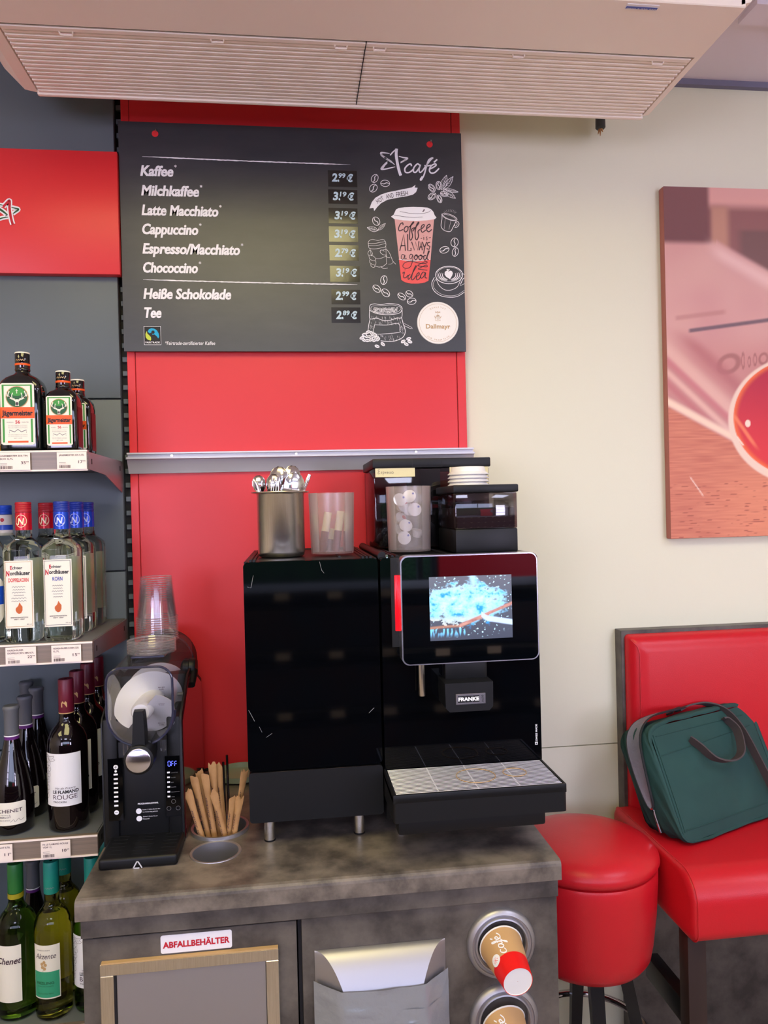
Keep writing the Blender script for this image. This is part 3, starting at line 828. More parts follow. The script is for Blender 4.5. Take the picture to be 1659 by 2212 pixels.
# ------------------------------------------------------------------ shelving
su = thing('shelving_frame', 'grey steel shelving back wall with slotted upright beside the red panel', 'shelving', (-0.95, 0.0, 0.0))
zs = [0.0, 0.10, 0.56, 1.019, 1.478, 1.9366, 2.395, 2.86]
for a, b in zip(zs[:-1], zs[1:]):
    MB('greyback').box(-1.48, -0.4405, -.006, .012, a + .002, b - .002, .002, 2).build('back_panel', su)
u = MB('greydark')
u.box(-1.5, -.4405, .013, .03, 0, 2.86)
u.use('slot').box(-.4405, -.4235, .022, .03, 0, 2.86)
u.use('greyback')
z = 0.05
while z < 2.85:
    u.box(-.4375, -.4235, .012, .024, z, z + .0135, .001, 1)
    z += .0375
u.build('slotted_upright', su, 0)
hp = thing('header_panel', 'red header panel with a white edged star above the bottle shelves', 'panel', (-0.95, -.03, 2.42))
MB('red').box(-1.48, -.4275, -.034, -.008, 2.258, 2.580, .002).build('panel', hp)
FH = plane_y(-.0352); FH2 = plane_y(-.0358); FH3 = plane_y(-.0364)
ZH = lambda F: (lambda x, y: F(x / 16.59, 400 + y / 16.59))
st = MB('chalk')
arms = [([(120, 770), (320, 560), (345, 640), (340, 800), (370, 1050), (410, 1250), (455, 1400)], 'red', 90), ([(410, 795), (560, 830), (660, 870), (560, 950), (460, 1020)], 'dgreen', 60),
        ([(-330, 700), (-100, 690), (100, 715)], 'dgreen', 40), ([(-330, 700), (-150, 800), (20, 880), (150, 970), (270, 1070)], 'dgreen', 75), ([(-180, 960), (-320, 1250), (-100, 1230), (100, 1170), (290, 1140)], 'dgreen', 50)]
for p, cc, wd_ in arms: stroke(st, p, wd_ + 100, ZH(FH))
so = st.build('star_outline', hp, 0)
for i, (p, cc, wd_) in enumerate(arms[::-1]):
    s2 = MB('chalk'); 
    if cc == 'red': stroke(s2, p, wd_ + 90, ZH(FH2))
    s2.use('signred' if cc == 'red' else 'dgreen'); stroke(s2, p, wd_, ZH(FH3), taper=(cc != 'red'))
    s2.build('star_stroke', hp, 0)

def price_tag(par, x0, x1, z0, z1, Y, lines, price):
    t_ = MB('tag').box(x0, x1, Y - .0012, Y, z0, z1).build('price_tag', par, 0)
    k = MB('ink')
    h_ = z1 - z0; w_ = x1 - x0
    f = lambda x, y: (x, Y - .0018, y)
    for i, s_ in enumerate(lines):
        text(k, s_, f, x0 + w_ * .07, z1 - h_ * (.22 + .17 * i), w_ * min(.86, .052 * len(s_)), h_ * .10, bold=.01, up=1)
    text(k, price[0], f, x1 - w_ * .28, z0 + h_ * .34, w_ * .15, h_ * .17, bold=.01, up=1)
    text(k, price[1], f, x1 - w_ * .12, z0 + h_ * .43, w_ * .08, h_ * .08, up=1)
    random.seed(int(x0 * 1e4))
    x = x0 + w_ * .08
    while x < x0 + w_ * .45:
        ww = random.choice((.0005, .0008, .0013)); k.add([f(x, z0 + h_ * .07), f(x + ww, z0 + h_ * .07), f(x + ww, z0 + h_ * .24), f(x, z0 + h_ * .24)], [(0, 1, 2, 3)]); x += ww + random.choice((.0006, .001))
    for i in range(2): k.add([f(x0 + w_ * .07, z0 + h_ * (.30 + .08 * i)), f(x0 + w_ * .3, z0 + h_ * (.30 + .08 * i)), f(x0 + w_ * .3, z0 + h_ * (.315 + .08 * i)), f(x0 + w_ * .07, z0 + h_ * (.315 + .08 * i))], [(0, 1, 2, 3)])
    k.build('lettering', t_, 0)
ZS = [1.771, 1.352, 0.928, 0.515]
labs = ['grey wall shelf carrying the square green and brown herb liqueur bottles', 'grey wall shelf carrying the clear grain spirit bottles', 'grey wall shelf carrying the dark red wine bottles', 'lowest grey wall shelf carrying the green and yellow white wine bottles']
shelves = []
for i, z in enumerate(ZS):
    t_ = thing('wall_shelf', labs[i], 'shelf', (-.95, -.18, z), 'wall shelves')
    shelves.append(t_)
    MB('shelf').box(-1.46, -.4425, -.358, -.006, z - .030, z, .003).build('deck', t_)
    b_ = MB('alum' if i == 0 else 'shelf')
    b_.yz([(-.356, z - .002), (-.356, z - .040), (-.20, z - .046), (-.02, z - .085 if i == 0 else z - .055), (.0, z - .055), (.0, z - .002)], -.4425, -.4395)
    b_.use('slot').box(-.4396, -.4392, -.33, -.322, z - .028, z - .016).box(-.4396, -.4392, -.045, -.037, z - .028, z - .016)
    b_.build('side_bracket', t_)
    r_ = MB('rail').box(-1.46, -.437, -.372, -.359, z - .043, z + .0005, .001, 1)
    r_.use('tag').box(-1.46, -.437, -.3735, -.371, z - .003, z + .001).box(-1.46, -.437, -.3745, -.371, z - .0445, z - .041)
    r_.use('clear').box(-.4372, -.4358, -.3745, -.358, z - .045, z + .001)
    r_.build('price_rail', t_, 0)
tags = [(0, -6, 66, 981, 1014, ['JÄGERMEISTER 35% TIN', 'BOX 0,7L'], ('35', '99')), (0, 123, 188, 979, 1013, ['JÄGERMEISTER 35% 0,35L'], ('17', '99')),
        (1, 12, 79, 1398, 1434, ['NORDHÄUSER', 'DOPPELKORN 38% 0,7L'], ('22', '99')), (1, 111, 176, 1391, 1428, ['NORDHÄUSER KORN 32%', '0,7L'], ('15', '99')),
        (2, -35, 28, 1817, 1857, ['CHENET MERLOT 0,75L'], ('11', '79')), (2, 88, 153, 1808, 1851, ['FR LE FLAMAND ROUGE', 'VDP 1L'], ('10', '99')), (3, 20, 85, 2213, 2250, ['RIESLING 0,75L'], ('8', '99'))]
for i, xa, xb, ya, yb, ls, pr in tags:
    a, b = at(xa, ya, -.376), at(xb, yb, -.376)
    z = ZS[i]
    price_tag(shelves[i], a.x, b.x, z - .041, z - .004, -.3765, ls, pr)

# ------------------------------------------------------------------ bottles
def sec(z, a, b, r, x0=0, y0=0, n=5):
    r = min(r, a, b) * .9999
    return [(x0 + p[0], y0 + p[1], z) for p in rrect(-a, a, -b, b, r, n)]
def wrapf(a, b, r, e):
    def g(s_, z):
        if a == r and b == r:
            return ((r + e) * math.sin(s_ / r), -(r + e) * math.cos(s_ / r), z)
        sg = 1 if s_ >= 0 else -1
        t_ = abs(s_)
        fl = a - r
        if t_ < fl: x, y = t_, -b - e
        elif t_ < fl + r * PI / 2:
            th = (t_ - fl) / r
            x, y = fl + (r + e) * math.sin(th), -(b - r) - (r + e) * math.cos(th)
        else: x, y = a + e, -(b - r) + (t_ - fl - r * PI / 2)
        return (x * sg, y, z)
    return g
def patch(mb, g, s0, s1, z0, z1, n=14, rc=0.0):
    vs, fs = [], []
    for i in range(n + 1):
        s_ = s0 + (s1 - s0) * i / n
        d = 0
        if rc:
            k = min(s_ - s0, s1 - s_)
            if k < rc: d = rc - math.sqrt(max(0, rc * rc - (rc - k) ** 2))
        vs += [g(s_, z0 + d), g(s_, z1 - d)]
    for i in range(n): fs.append((2 * i, 2 * i + 2, 2 * i + 3, 2 * i + 1))
    mb.add(vs, fs)
def glass(name, col, rough=.02, ior=1.42): return pm(name, col, rough, trans=1.0, ior=ior)
M['gclear'] = glass('clear glass of spirit', c(236, 243, 236), ior=1.36)
M['gdark'] = pm('near black brown glass', c(10, 6, 8), .05, spec=.7, coat=.4)
M['ggreen'] = pm('dark green glass', c(12, 52, 26), .06, spec=.7, coat=.4)
M['gwine'] = pm('near black red wine glass', c(11, 5, 8), .05, spec=.6, coat=.3)
M['gyellow'] = glass('yellow green wine glass', c(205, 200, 96), ior=1.36)
M['ggrass'] = glass('green wine glass', c(120, 170, 50), ior=1.36)
M['gamber'] = pm('amber glass', c(214, 148, 20), .08, spec=.6, coat=.3)
def capsule(mb, r, z0, z1, rid=0):
    pr = [(r * .2, z1), (r * .93, z1), (r, z1 - .0025)]
    if rid:
        for i in range(rid): pr += [(r, z1 - .005 - i * .0045), (r * .955, z1 - .007 - i * .0045), (r, z1 - .009 - i * .0045)]
    pr += [(r, z0 + .001), (r * .97, z0)]
    mb.lathe(pr, seg=28)
def bottle(name, label, cat, group, body_mat, secs, cap_fn, label_fn):
    t_ = thing(name, label, cat, (0, 0, 0), group)
    b_ = MB(body_mat).loft(secs)
    b_.build('glass_body', t_, 50)
    cap_fn(t_)
    label_fn(t_)
    return t_
# -- square grain spirit bottle
def spirit(kind):
    red = kind == 'DOPPELKORN'
    a = .038
    S_ = [sec(.000, .030, .030, .014), sec(.003, .035, .035, .016), sec(.010, .0378, .0378, .017), sec(.06, a, a, .016), sec(.200, a, a, .017), sec(.210, .0365, .0365, .02), sec(.217, .031, .031, .024),
          sec(.223, .0235, .0235, .023), sec(.229, .0185, .0185, .0185), sec(.240, .0168, .0168, .0168), sec(.290, .0155, .0155, .0155)]
    col = c(196, 20, 38) if red else c(24, 70, 196)
    cm = pm('foil sleeve ' + kind.lower(), col, .25, .25)
    cm2 = pm('screw cap ' + kind.lower(), c(176, 26, 40) if red else c(26, 52, 150), .35)
    def caps(t_):
        m = MB(cm).lathe([(.0163, .247), (.0175, .247), (.0172, .2855), (.0158, .2855)], seg=28); so = m.build('neck_sleeve', t_)
        k = MB(pm('pale foil print', c(250, 236, 190) if red else c(210, 220, 250), .3))
        g = wrapf(.0172, .0172, .0172, .0006)
        stroke(k, ell(0, .267, .0115, .0135, 0, 24), .0011, g, closed=True, n=1)
        text(k, 'N', g, -.0068, .2595, .0135, .0145, bold=.03, shear=.15, up=1)
        stroke(k, [(-.0095, .262), (-.007, .259), (-.0045, .263), (-.005, .272)], .0012, g); stroke(k, [(.006, .258), (.009, .261)], .0012, g)
        k.build('emblem', so, 0)
        m = MB(cm2); capsule(m, .0172, .286, .309, 3); m.build('screw_cap', t_)
    def labs_(t_):
        g0, g1, g2 = wrapf(a, a, .016, .0008), wrapf(a, a, .016, .0013), wrapf(a, a, .016, .0018)
        lb_ = MB('label'); patch(lb_, g0, -.031, .029, .033, .181)
        lb_.use('tan' if red else 'grey')
        for (x0, x1, z0, z1) in ((-.0285, .0265, .1775, .1785), (-.0285, .0265, .0365, .0375), (-.0285, -.0275, .0365, .1785), (.0255, .0265, .0365, .1785)): patch(lb_, g1, x0, x1, z0, z1, 8)
        lo = lb_.build('front_label', t_, 0)
        k = MB('blackp')
        text(k, 'chter', g1, -.0135, .1625, .0215, .0062, bold=.02, up=1); text(k, 'ordhäuser', g1, -.0185, .1495, .042, .0090, bold=.03, up=1)
        k.use('signred'); text(k, 'E', g1, -.018, .1615, .0045, .0085, bold=.03, up=1); text(k, 'N', g1, -.0265, .148, .0075, .0115, bold=.04, shear=.1, up=1)
        k.use(pm('title print ' + kind.lower(), c(208, 38, 40) if red else c(30, 60, 170), .5))
        wd_ = .042 if red else .021
        text(k, kind, g1, -.001 - wd_ / 2, .1345, wd_, .0085, bold=.02, up=1)
        k.use('grey')
        random.seed(len(kind))
        for i in range(6 if red else 5):
            w_ = random.uniform(.009, .017)
            stroke(k, [(-.001 - w_ + j * w_ / 5, .1235 - i * .0062 + (.0010 if j % 2 else -.0008)) for j in range(11)], .0009, g1, n=3)
        k.use('ink'); text(k, 'BRENNTRADITION', g1, -.019, .0555, .036, .0025, bold=.02, up=1); text(k, 'SEIT 1507', g1, -.012, .0515, .022, .0025, bold=.02, up=1)
        text(k, '38% vol' if red else '32% vol', g1, .014, .040, .010, .0028, up=1)
        k.use(pm('brown hen print', c(196, 96, 36), .5)); poly(k, [(-.008, .077), (-.003, .082), (.0, .090), (.0025, .085), (.006, .080), (.0058, .072), (.003, .066), (-.002, .0645), (-.0065, .068), (-.0085, .073)], g1)
        k.build('lettering', lo, 0)
        bl = MB('labelback'); bl.add([(-.028, a + .0006, .04), (.028, a + .0006, .04), (.028, a + .0006, .18), (-.028, a + .0006, .18)], [(0, 1, 2, 3)]); bl.add([(-.0386, -.02, .045), (-.0386, .03, .045), (-.0386, .03, .18), (-.0386, -.02, .18)], [(0, 1, 2, 3)])
        bl.build('back_label', t_, 0)
    return bottle('spirit_bottle', '', 'bottle', None, 'gclear', S_, caps, labs_)
dk = spirit('DOPPELKORN'); kn = spirit('KORN')
zc = ZS[1] + .0005
G_ = 'clear spirit bottles on the second shelf'
place(dk, (-.592, -.316, zc), label='clear spirit bottle with red cap at the front of the second shelf', group=G_)
place(copy_tree(dk), (-.588, -.172, zc), label='clear spirit bottle with red cap standing behind the blue capped bottle', group=G_)
place(kn, (-.511, -.314, zc), label='clear spirit bottle with blue cap and full KORN label facing front', group=G_)
place(copy_tree(kn), (-.511, -.197, zc), label='clear spirit bottle with blue cap, middle of the three in its row', group=G_)
place(copy_tree(kn), (-.511, -.10, zc), label='clear spirit bottle with blue cap, rearmost of its row by the grey back panel', group=G_)
# -- round clear bottles with blue and white labels
def round_spirit():
    S_ = [sec(.0, .032, .032, .032), sec(.004, .039, .039, .039), sec(.18, .040, .040, .040), sec(.205, .037, .037, .037), sec(.225, .026, .026, .026), sec(.24, .0165, .0165, .0165), sec(.29, .0145, .0145, .0145)]
    bl = pm('bright blue print', c(24, 80, 200), .35)
    def caps(t_):
        m = MB(bl); capsule(m, .0165, .283, .305, 3); m.build('screw_cap', t_)
        m = MB('label').lathe([(.0168, .232), (.0172, .234), (.0160, .282)], seg=28); m.use(bl).lathe([(.0178, .246), (.0174, .258)], seg=28)
        m.use('signred'); g = wrapf(.0165, .0165, .0165, .0004); poly(m, ell(0, .270, .0045, .0045), g); m.build('neck_label', t_)
    def labs_(t_):
        g0, g1 = wrapf(.04, .04, .04, .0008), wrapf(.04, .04, .04, .0014)
        m = MB('label'); patch(m, g0, -.05, .05, .040, .150, 24, .03); m.use(bl); patch(m, g1, -.05, .05, .085, .125, 24)
        lo = m.build('front_label', t_, 0)
        k = MB('chalk'); text(k, 'Korner', wrapf(.04, .04, .04, .002), -.034, .092, .072, .022, bold=.03, up=1); k.build('lettering', lo, 0)
    return bottle('round_spirit_bottle', '', 'bottle', None, 'gclear', S_, caps, labs_)
rs = round_spirit()
place(rs, (-.672, -.314, zc), label='clear round bottle with blue and white label cut by the left edge', group=G_)
place(copy_tree(rs), (-.683, -.172, zc), label='clear bottle with white neck label behind the front red capped bottle', group=G_)
# -- herb liqueur
def herb(h, a, b, r, amber=False):
    k = h / .222
    zb = .130 * k
    S_ = [sec(.0, a * .9, b * .85, r * .8), sec(.003, a * .97, b * .96, r), sec(.008, a, b, r), sec(zb - .012 * k, a, b, r), sec(zb + .004 * k, a, b, r), sec(zb + .016 * k, a * .975, b, r), sec(zb + .026 * k, a * .90, b * .95, r * 1.2), sec(zb + .034 * k, a * .76, b * .84, r * 1.4), sec(zb + .039 * k, a * .58, b * .72, .018),
          sec(zb + .043 * k, .0185 * (.7 + .3 * k), .0175 * (.7 + .3 * k), .017), sec(zb + .048 * k, .0145, .0145, .0145), sec(.192 * k, .0140, .0140, .014)]
    def caps(t_):
        z0, z1 = h - .038 * (.6 + .4 * k), h
        m = MB(pm('orange screw cap', c(226, 110, 24), .35) if amber else 'gdark')
        capsule(m, .0155, z0, z1 - .002, 0)
        m.lathe([(.0150, z0 - .004), (.0162, z0 - .002), (.0162, z0 + .001), (.0155, z0 + .002)], seg=28)
        m.use('label'); m.lathe([(.0001, z1), (.0150, z1), (.0157, z1 - .0012), (.0157, z1 - .003)], seg=28)
        m.use('orange'); m.lathe([(.0158, z0 + .0085), (.0160, z0 + .009), (.0160, z0 + .0125), (.0158, z0 + .013)], seg=28)
        co_ = m.build('screw_cap', t_)
        q = MB('tan'); g = wrapf(.0156, .0156, .0156, .0006)
        stroke(q, [(-.010 + i * .0022, z0 + .019 + (.0022 if i % 2 else -.0010)) for i in range(10)], .0009, g); q.build('lettering', co_, 0)
    def labs_(t_):
        g0, g1, g2, g3 = [wrapf(a, b, r, e) for e in (.0008, .0012, .0016, .0020)]
        w_ = a * .92 * 2; s0 = -a * .86; s1 = s0 + w_ * .86
        z0, z1 = .015 * k, .155 * k * (.97 if k < 1 else .985)
        z1 = min(z1, zb + .020 * k)
        H = z1 - z0; Wd = s1 - s0; cx_ = (s0 + s1) / 2
        U = lambda u, v, g: g(s0 + u * Wd, z0 + v * H)
        f1 = lambda u, v: U(u, v, g1); f2 = lambda u, v: U(u, v, g2); f3 = lambda u, v: U(u, v, g3)
        m = MB('label'); patch(m, g0, s0, s1, z0, z1, 14, .003)
        m.use('green')
        for (u0, u1, v0, v1) in ((.06, .94, .955, .975), (.06, .115, .60, .975), (.885, .94, .60, .975), (.06, .115, .04, .42), (.885, .94, .04, .42)):
            m.add([f1(u0, v0), f1(u1, v0), f1(u1, v1), f1(u0, v1)], [(0, 1, 2, 3)])
        ar = Wd / H
        m.use('tan'); poly(m, ell(.5, .775, .335, .335 * ar), f1); m.use('dgreen'); poly(m, ell(.5, .775, .31, .31 * ar), f2); m.use('green'); poly(m, ell(.5, .86, .22, .13 * ar), lambda u, v: U(u, v, wrapf(a, b, r, .0018)))
        m.use('orange'); patch(m, g2, s0, s1, z0 + .43 * H, z0 + .61 * H, 20); m.add([f1(.2, .035), f1(.8, .035), f1(.8, .065), f1(.2, .065)], [(0, 1, 2, 3)])
        m.use('label')
        for sg in (1, -1):
            stroke(m, [(.5 + sg * .06, .73), (.5 + sg * .2, .76), (.5 + sg * .26, .80), (.5 + sg * .22, .87)], .028, f3)
            stroke(m, [(.5 + sg * .14, .745), (.5 + sg * .15, .80), (.5 + sg * .12, .84)], .02, f3); stroke(m, [(.5 + sg * .2, .76), (.5 + sg * .28, .79), (.5 + sg * .30, .84)], .018, f3)
        poly(m, [(.40, .72), (.46, .735), (.54, .735), (.60, .72), (.55, .70), (.54, .655), (.56, .63), (.44, .63), (.46, .655), (.45, .70)], f3)
        stroke(m, [(.5, .83), (.5, .90)], .018, f3, smooth=False); stroke(m, [(.465, .875), (.535, .875)], .010, f3, smooth=False)
        m.use('ink'); poly(m, ell(.5, .665, .035, .028), lambda u, v: U(u, v, wrapf(a, b, r, .0023)))
        lo = m.build('front_label', t_, 0)
        q = MB('blackp'); text(q, 'Jägermeister', f3, .05, .475, .90, .085, bold=.035, up=1)
        q.use('signred'); text(q, '56', f1, .43, .345, .14, .055, bold=.02, up=1)
        q.use('grey'); text(q, 'WURZELN', f1, .17, .355, .2, .02, up=1); text(q, 'KRÄUTER', f1, .62, .355, .2, .02, up=1)
        for v in (.31, .285, .27, .16, .135): text(q, 'Das echte Halbbitter aus Kräutern', f1, .22, v, .56, .011, up=1)
        text(q, 'SEIT 1878', f1, .38, .10, .24, .014, up=1); stroke(q, [(.25, .19), (.25, .24), (.4, .21), (.5, .25), (.6, .21), (.75, .24), (.75, .19)], .012, f1, smooth=False)
        q.build('lettering', lo, 0)
        if not amber:
            s_ = MB(pm('dark red side band', c(96, 14, 22), .35)) if k < 1 else MB('gdark')
            s_.add([(a + .0006, -b + r, .010), (a + .0006, b - r, .010), (a + .0006, b - r, zb - .006), (a + .0006, -b + r, zb - .006)], [(0, 1, 2, 3)])
            s_.build('side_band', t_, 0)
    return bottle('liqueur_bottle', '', 'bottle', None, 'gamber' if amber else 'ggreen' if k >= 1 else 'gdark', S_, caps, labs_)
zt = ZS[0] + .0005
G1 = 'square liqueur bottles on the top shelf'
M['ggreen'] = pm('almost black green glass', c(8, 14, 14), .05, spec=.7, coat=.4)
hb1 = herb(.222, .045, .030, .012); place(hb1, (-.583, -.322, zt), label='large dark square liqueur bottle, tallest on the top shelf', group=G1)
hb2 = herb(.180, .0345, .027, .009); place(hb2, (-.497, -.324, zt), label='small dark square liqueur bottle in front, right of the large one', group=G1)
place(copy_tree(hb2), (-.4955, -.212, zt), label='small dark square liqueur bottle half hidden behind its twin', group=G1)
hb3 = herb(.205, .042, .028, .012, True); place(hb3, (-.672, -.300, zt), label='amber liqueur bottle with orange cap at the left edge', group=G1)
# -- wine bottles
def wine(name, gmat, h, r, capcol, capz, sh, extra, lab, chen=False):
    if chen:
        pr = [(0, .038), (.004, .0420), (.05, .0432), (.085, .0424), (.11, .0385), (.14, .032), (.175, .0215), (.205, .0155), (.215, .0145), (h - .006, .0140)]
    else:
        pr = [(0, r * .86), (.004, r * .97), (.010, r), (sh, r), (sh + .014, r * .96), (sh + .030, r * .80), (sh + .042, r * .56), (sh + .052, r * .41), (sh + .062, .0158), (h - .004, .0148)]
    S_ = [sec(z_, q, q, q, n=7) for z_, q in pr]
    cm = pm(name + ' capsule', capcol, .38, bump=(200, .1, .0005))
    def caps(t_):
        m = MB(cm)
        if chen:
            m.lathe([(.0001, h), (.0150, h), (.0175, h - .003), (.0178, h - .007), (.0155, h - .012), (.0150, capz), (.0145, capz - .0005)], seg=28)
        else: capsule(m, .0166, capz, h)
        co_ = m.build('capsule', t_)
        extra(t_, co_)
    return bottle(name, '', 'bottle', None, gmat, S_, caps, lambda t_: lab(t_, r))
def grapes(q, g, x0, z1, k=1.0):
    for i, (x, z) in enumerate(((.004, -.014), (.011, -.020), (.004, -.027), (.012, -.033), (.004, -.040), (.010, -.045), (.003, -.053), (.008, -.058), (.003, -.066), (.006, -.075), (.003, -.084), (.003, -.093))):
        stroke(q, ell(x0 + x * k, z1 + z * k, .0058 * k, .0062 * k, 0, 12), .0005, g, closed=True, n=2)
        for j in range(3): stroke(q, [(x0 + x * k - .003 + j * .002, z1 + z * k + .003), (x0 + x * k - .001 + j * .002, z1 + z * k - .001)], .00025, g, smooth=False)
    stroke(q, [(x0 + .002, z1 - .002), (x0 + .015, z1 - .006), (x0 + .028, z1 - .004), (x0 + .024, z1 - .009), (x0 + .030, z1 - .012), (x0 + .022, z1 - .016), (x0 + .015, z1 - .015), (x0 + .002, z1 - .002)], .0006, g, n=3)
    for j in range(7): stroke(q, [(x0 + .008 + j * .0025, z1 - .005 - j * .0007), (x0 + .006 + j * .0025, z1 - .011 - j * .0005)], .0003, g, smooth=False)
def flamand(title, col2):
    def lab(t_, r):
        g0, g1 = wrapf(r, r, r, .0007), wrapf(r, r, r, .0013)
        m = MB(pm('white wine label', c(238, 238, 242), .5)); patch(m, g0, -.046, .040, .060, .176, 24)
        lo = m.build('front_label', t_, 0)
        q = MB('ink'); grapes(q, g1, -.045, .175)
        q.use('blackp'); text(q, 'LE FLAMAND', g1, -.022, .0885, .055, .0072, bold=.03, up=1); text(q, 'TROCKEN', g1, -.022, .068, .029, .0038, bold=.01, up=1)
        q.use('ink'); text(q, title, g1, -.022, .0755, .052, .0105, up=1); text(q, 'Vin de France', g1, -.016, .098, .042, .0045, shear=.3, up=1)
        q.build('lettering', lo, 0)
    return lab
def fl_extra(t_, co_):
    q = MB('tan'); g = wrapf(.0166, .0166, .0166, .0005); poly(q, [(-.006, .272), (.006, .272), (.006, .282), (.003, .286), (0, .282), (-.003, .286), (-.006, .282)], g); q.build('emblem', co_, 0)
    MB('tan').lathe([(.0168, .257), (.0169, .258), (.0168, .259)], seg=24).build('ring', co_)
fl = wine('red_wine_bottle', 'gwine', .333, .043, c(104, 22, 44), .257, .188, fl_extra, flamand('ROUGE', 0))
zw = ZS[2] + .0005
G3 = 'red wine bottles on the third shelf'
place(fl, (-.513, -.310, zw), label='dark wine bottle with burgundy capsule and full white grape label in front', group=G3)
place(copy_tree(fl), (-.513, -.222, zw), label='dark wine bottle with burgundy capsule, second in the right row', group=G3)
place(copy_tree(fl), (-.511, -.134, zw), label='dark wine bottle with burgundy capsule, third in the right row', group=G3)
place(copy_tree(fl), (-.509, -.050, zw), label='dark wine bottle with burgundy capsule, rearmost in the right row', group=G3)
def ch_extra(t_, co_):
    m = MB(pm('purple neck band', c(96, 38, 116), .4)).lathe([(.0153, .190), (.0160, .190), (.0157, .212), (.0150, .212)], seg=28)
    m.use('chalk').lathe([(.0162, .189), (.0163, .1915)], seg=28).lathe([(.0159, .2105), (.0160, .213)], seg=28); m.build('neck_band', t_)
def ch_lab(t_, r):
    g0, g1 = wrapf(.0432, .0432, .0432, .0007), wrapf(.0432, .0432, .0432, .0013)
    m = MB('label'); patch(m, g0, -.045, .040, .024, .074, 24, .003); lo = m.build('front_label', t_, 0)
    q = MB('ink'); text(q, 'J.P. CHENET', g1, -.040, .052, .072, .008, bold=.01, up=1); text(q, 'MERLOT', g1, -.015, .0405, .024, .0035, bold=.01, up=1); text(q, 'FRANCE', g1, -.012, .046, .02, .002, up=1); text(q, 'PAYS D\'OC', g1, -.014, .034, .022, .0028, up=1)
    stroke(q, [(.008, .031), (.014, .036), (.017, .031), (.024, .037), (.028, .032), (.035, .036)], .0006, g1); q.build('lettering', lo, 0)
ch = wine('grey_capped_wine_bottle', 'gwine', .278, .0455, c(96, 98, 104), .2125, .1, ch_extra, ch_lab, True)
place(ch, (-.634, -.304, zw), label='round shouldered wine bottle with grey capsule and CHENET label at the front left', group=G3)
for k, (px, py, Y, lb_) in enumerate(((53, 1500, -.215, 'second in the left row'), (78, 1478, -.127, 'right one of the rear pair'), (56, 1466, -.052, 'left one of the rear pair'))):
    q = at(px, py, Y); place(copy_tree(ch), (q.x, Y, zw), label='wine bottle with grey capsule, purple band, ' + lb_, group=G3)
# bottom shelf
zb_ = ZS[3] + .0005
G4 = 'white wine bottles on the lowest shelf'
def ak_extra(t_, co_):
    q = MB('chalkgrey'); g = wrapf(.0166, .0166, .0166, .0005); stroke(q, [(-.010 + i * .0025, .284 + (.002 if i % 2 else -.001)) for i in range(9)], .0007, g); q.build('lettering', co_, 0)
def ak_lab(t_, r):
    g0, g1, g2 = wrapf(r, r, r, .0007), wrapf(r, r, r, .0012), wrapf(r, r, r, .0017)
    m = MB('label'); patch(m, g0, -.036, .025, .052, .170, 24); m.use(pm('mint label print', c(52, 160, 120), .5)); patch(m, g1, -.034, .023, .055, .112, 20); lo = m.build('front_label', t_, 0)
    q = MB('ink'); text(q, 'Akzente', g1, -.029, .1405, .046, .012, shear=.3, up=1); text(q, 'WEISSWEIN', g1, -.026, .158, .03, .0022, up=1)
    q.use('tan')
    for (x, z) in ((-.008, .133), (-.013, .129), (-.005, .127), (-.012, .122), (-.007, .119)): poly(q, ell(x, z, .0032, .0036), g1)
    stroke(q, [(-.008, .136), (-.009, .120), (-.011, .113)], .0008, g1)
    q.use('dgreen'); text(q, 'RIESLING', g2, -.026, .0845, .038, .0060, bold=.01, up=1); text(q, 'QUALITÄTSWEIN', g2, -.024, .079, .034, .0024, up=1); text(q, 'FRUCHTIG FEIN', g2, -.024, .063, .034, .0024, up=1); q.build('lettering', lo, 0)
    bl = MB('labelback'); bl.add([wrapf(r, r, r, .0006)(r * PI - .028 + i * .007, z_) for i in range(9) for z_ in (.06, .20)], [(2 * i, 2 * i + 2, 2 * i + 3, 2 * i + 1) for i in range(8)]); bl.build('back_label', t_, 0)
teal = c(26, 142, 124)
ak = wine('white_wine_bottle', 'gyellow', .340, .039, teal, .270, .195, ak_extra, ak_lab)
place(ak, (-.554, -.315, zb_), label='yellow white wine bottle with teal capsule and green and white label in front', group=G4)
place(copy_tree(ak), (-.553, -.225, zb_), label='yellow white wine bottle with teal capsule directly behind the front one', group=G4)
lbk = wine('grape_label_wine_bottle', 'ggrass', .336, .043, teal, .266, .192, ak_extra, flamand('BLANC', 0))
place(lbk, (-.470, -.300, zb_), label='green wine bottle with white grape label half hidden by the counter', group=G4)
place(copy_tree(lbk), (-.464, -.205, zb_), label='green wine bottle with teal capsule behind the one by the counter', group=G4)
def gr_lab(t_, r):
    g0 = wrapf(r, r, r, .0007); m = MB('label'); patch(m, g0, -.05, .022, .045, .170, 24); lo = m.build('front_label', t_, 0)
    q = MB('ink'); text(q, 'Chenet', wrapf(r, r, r, .0012), -.03, .13, .052, .014, bold=.02, shear=.3, up=1); q.build('lettering', lo, 0)
def gr_extra(t_, co_):
    m = MB(pm('olive neck band', c(160, 150, 30), .4)).lathe([(.0168, .259), (.0172, .259), (.0170, .270), (.0166, .270)], seg=28); m.build('neck_band', t_)
grn = wine('green_wine_bottle', 'ggrass', .335, .043, c(42, 118, 52), .2705, .19, gr_extra, gr_lab)
place(grn, (-.636, -.300, zb_), label='green glass wine bottle with green capsule at the bottom left', group=G4)
dkb = copy_tree(ch); place(dkb, (-.645, -.16, zb_), label='dark wine bottle with grey capsule in the shade of the lowest shelf', group=G4)
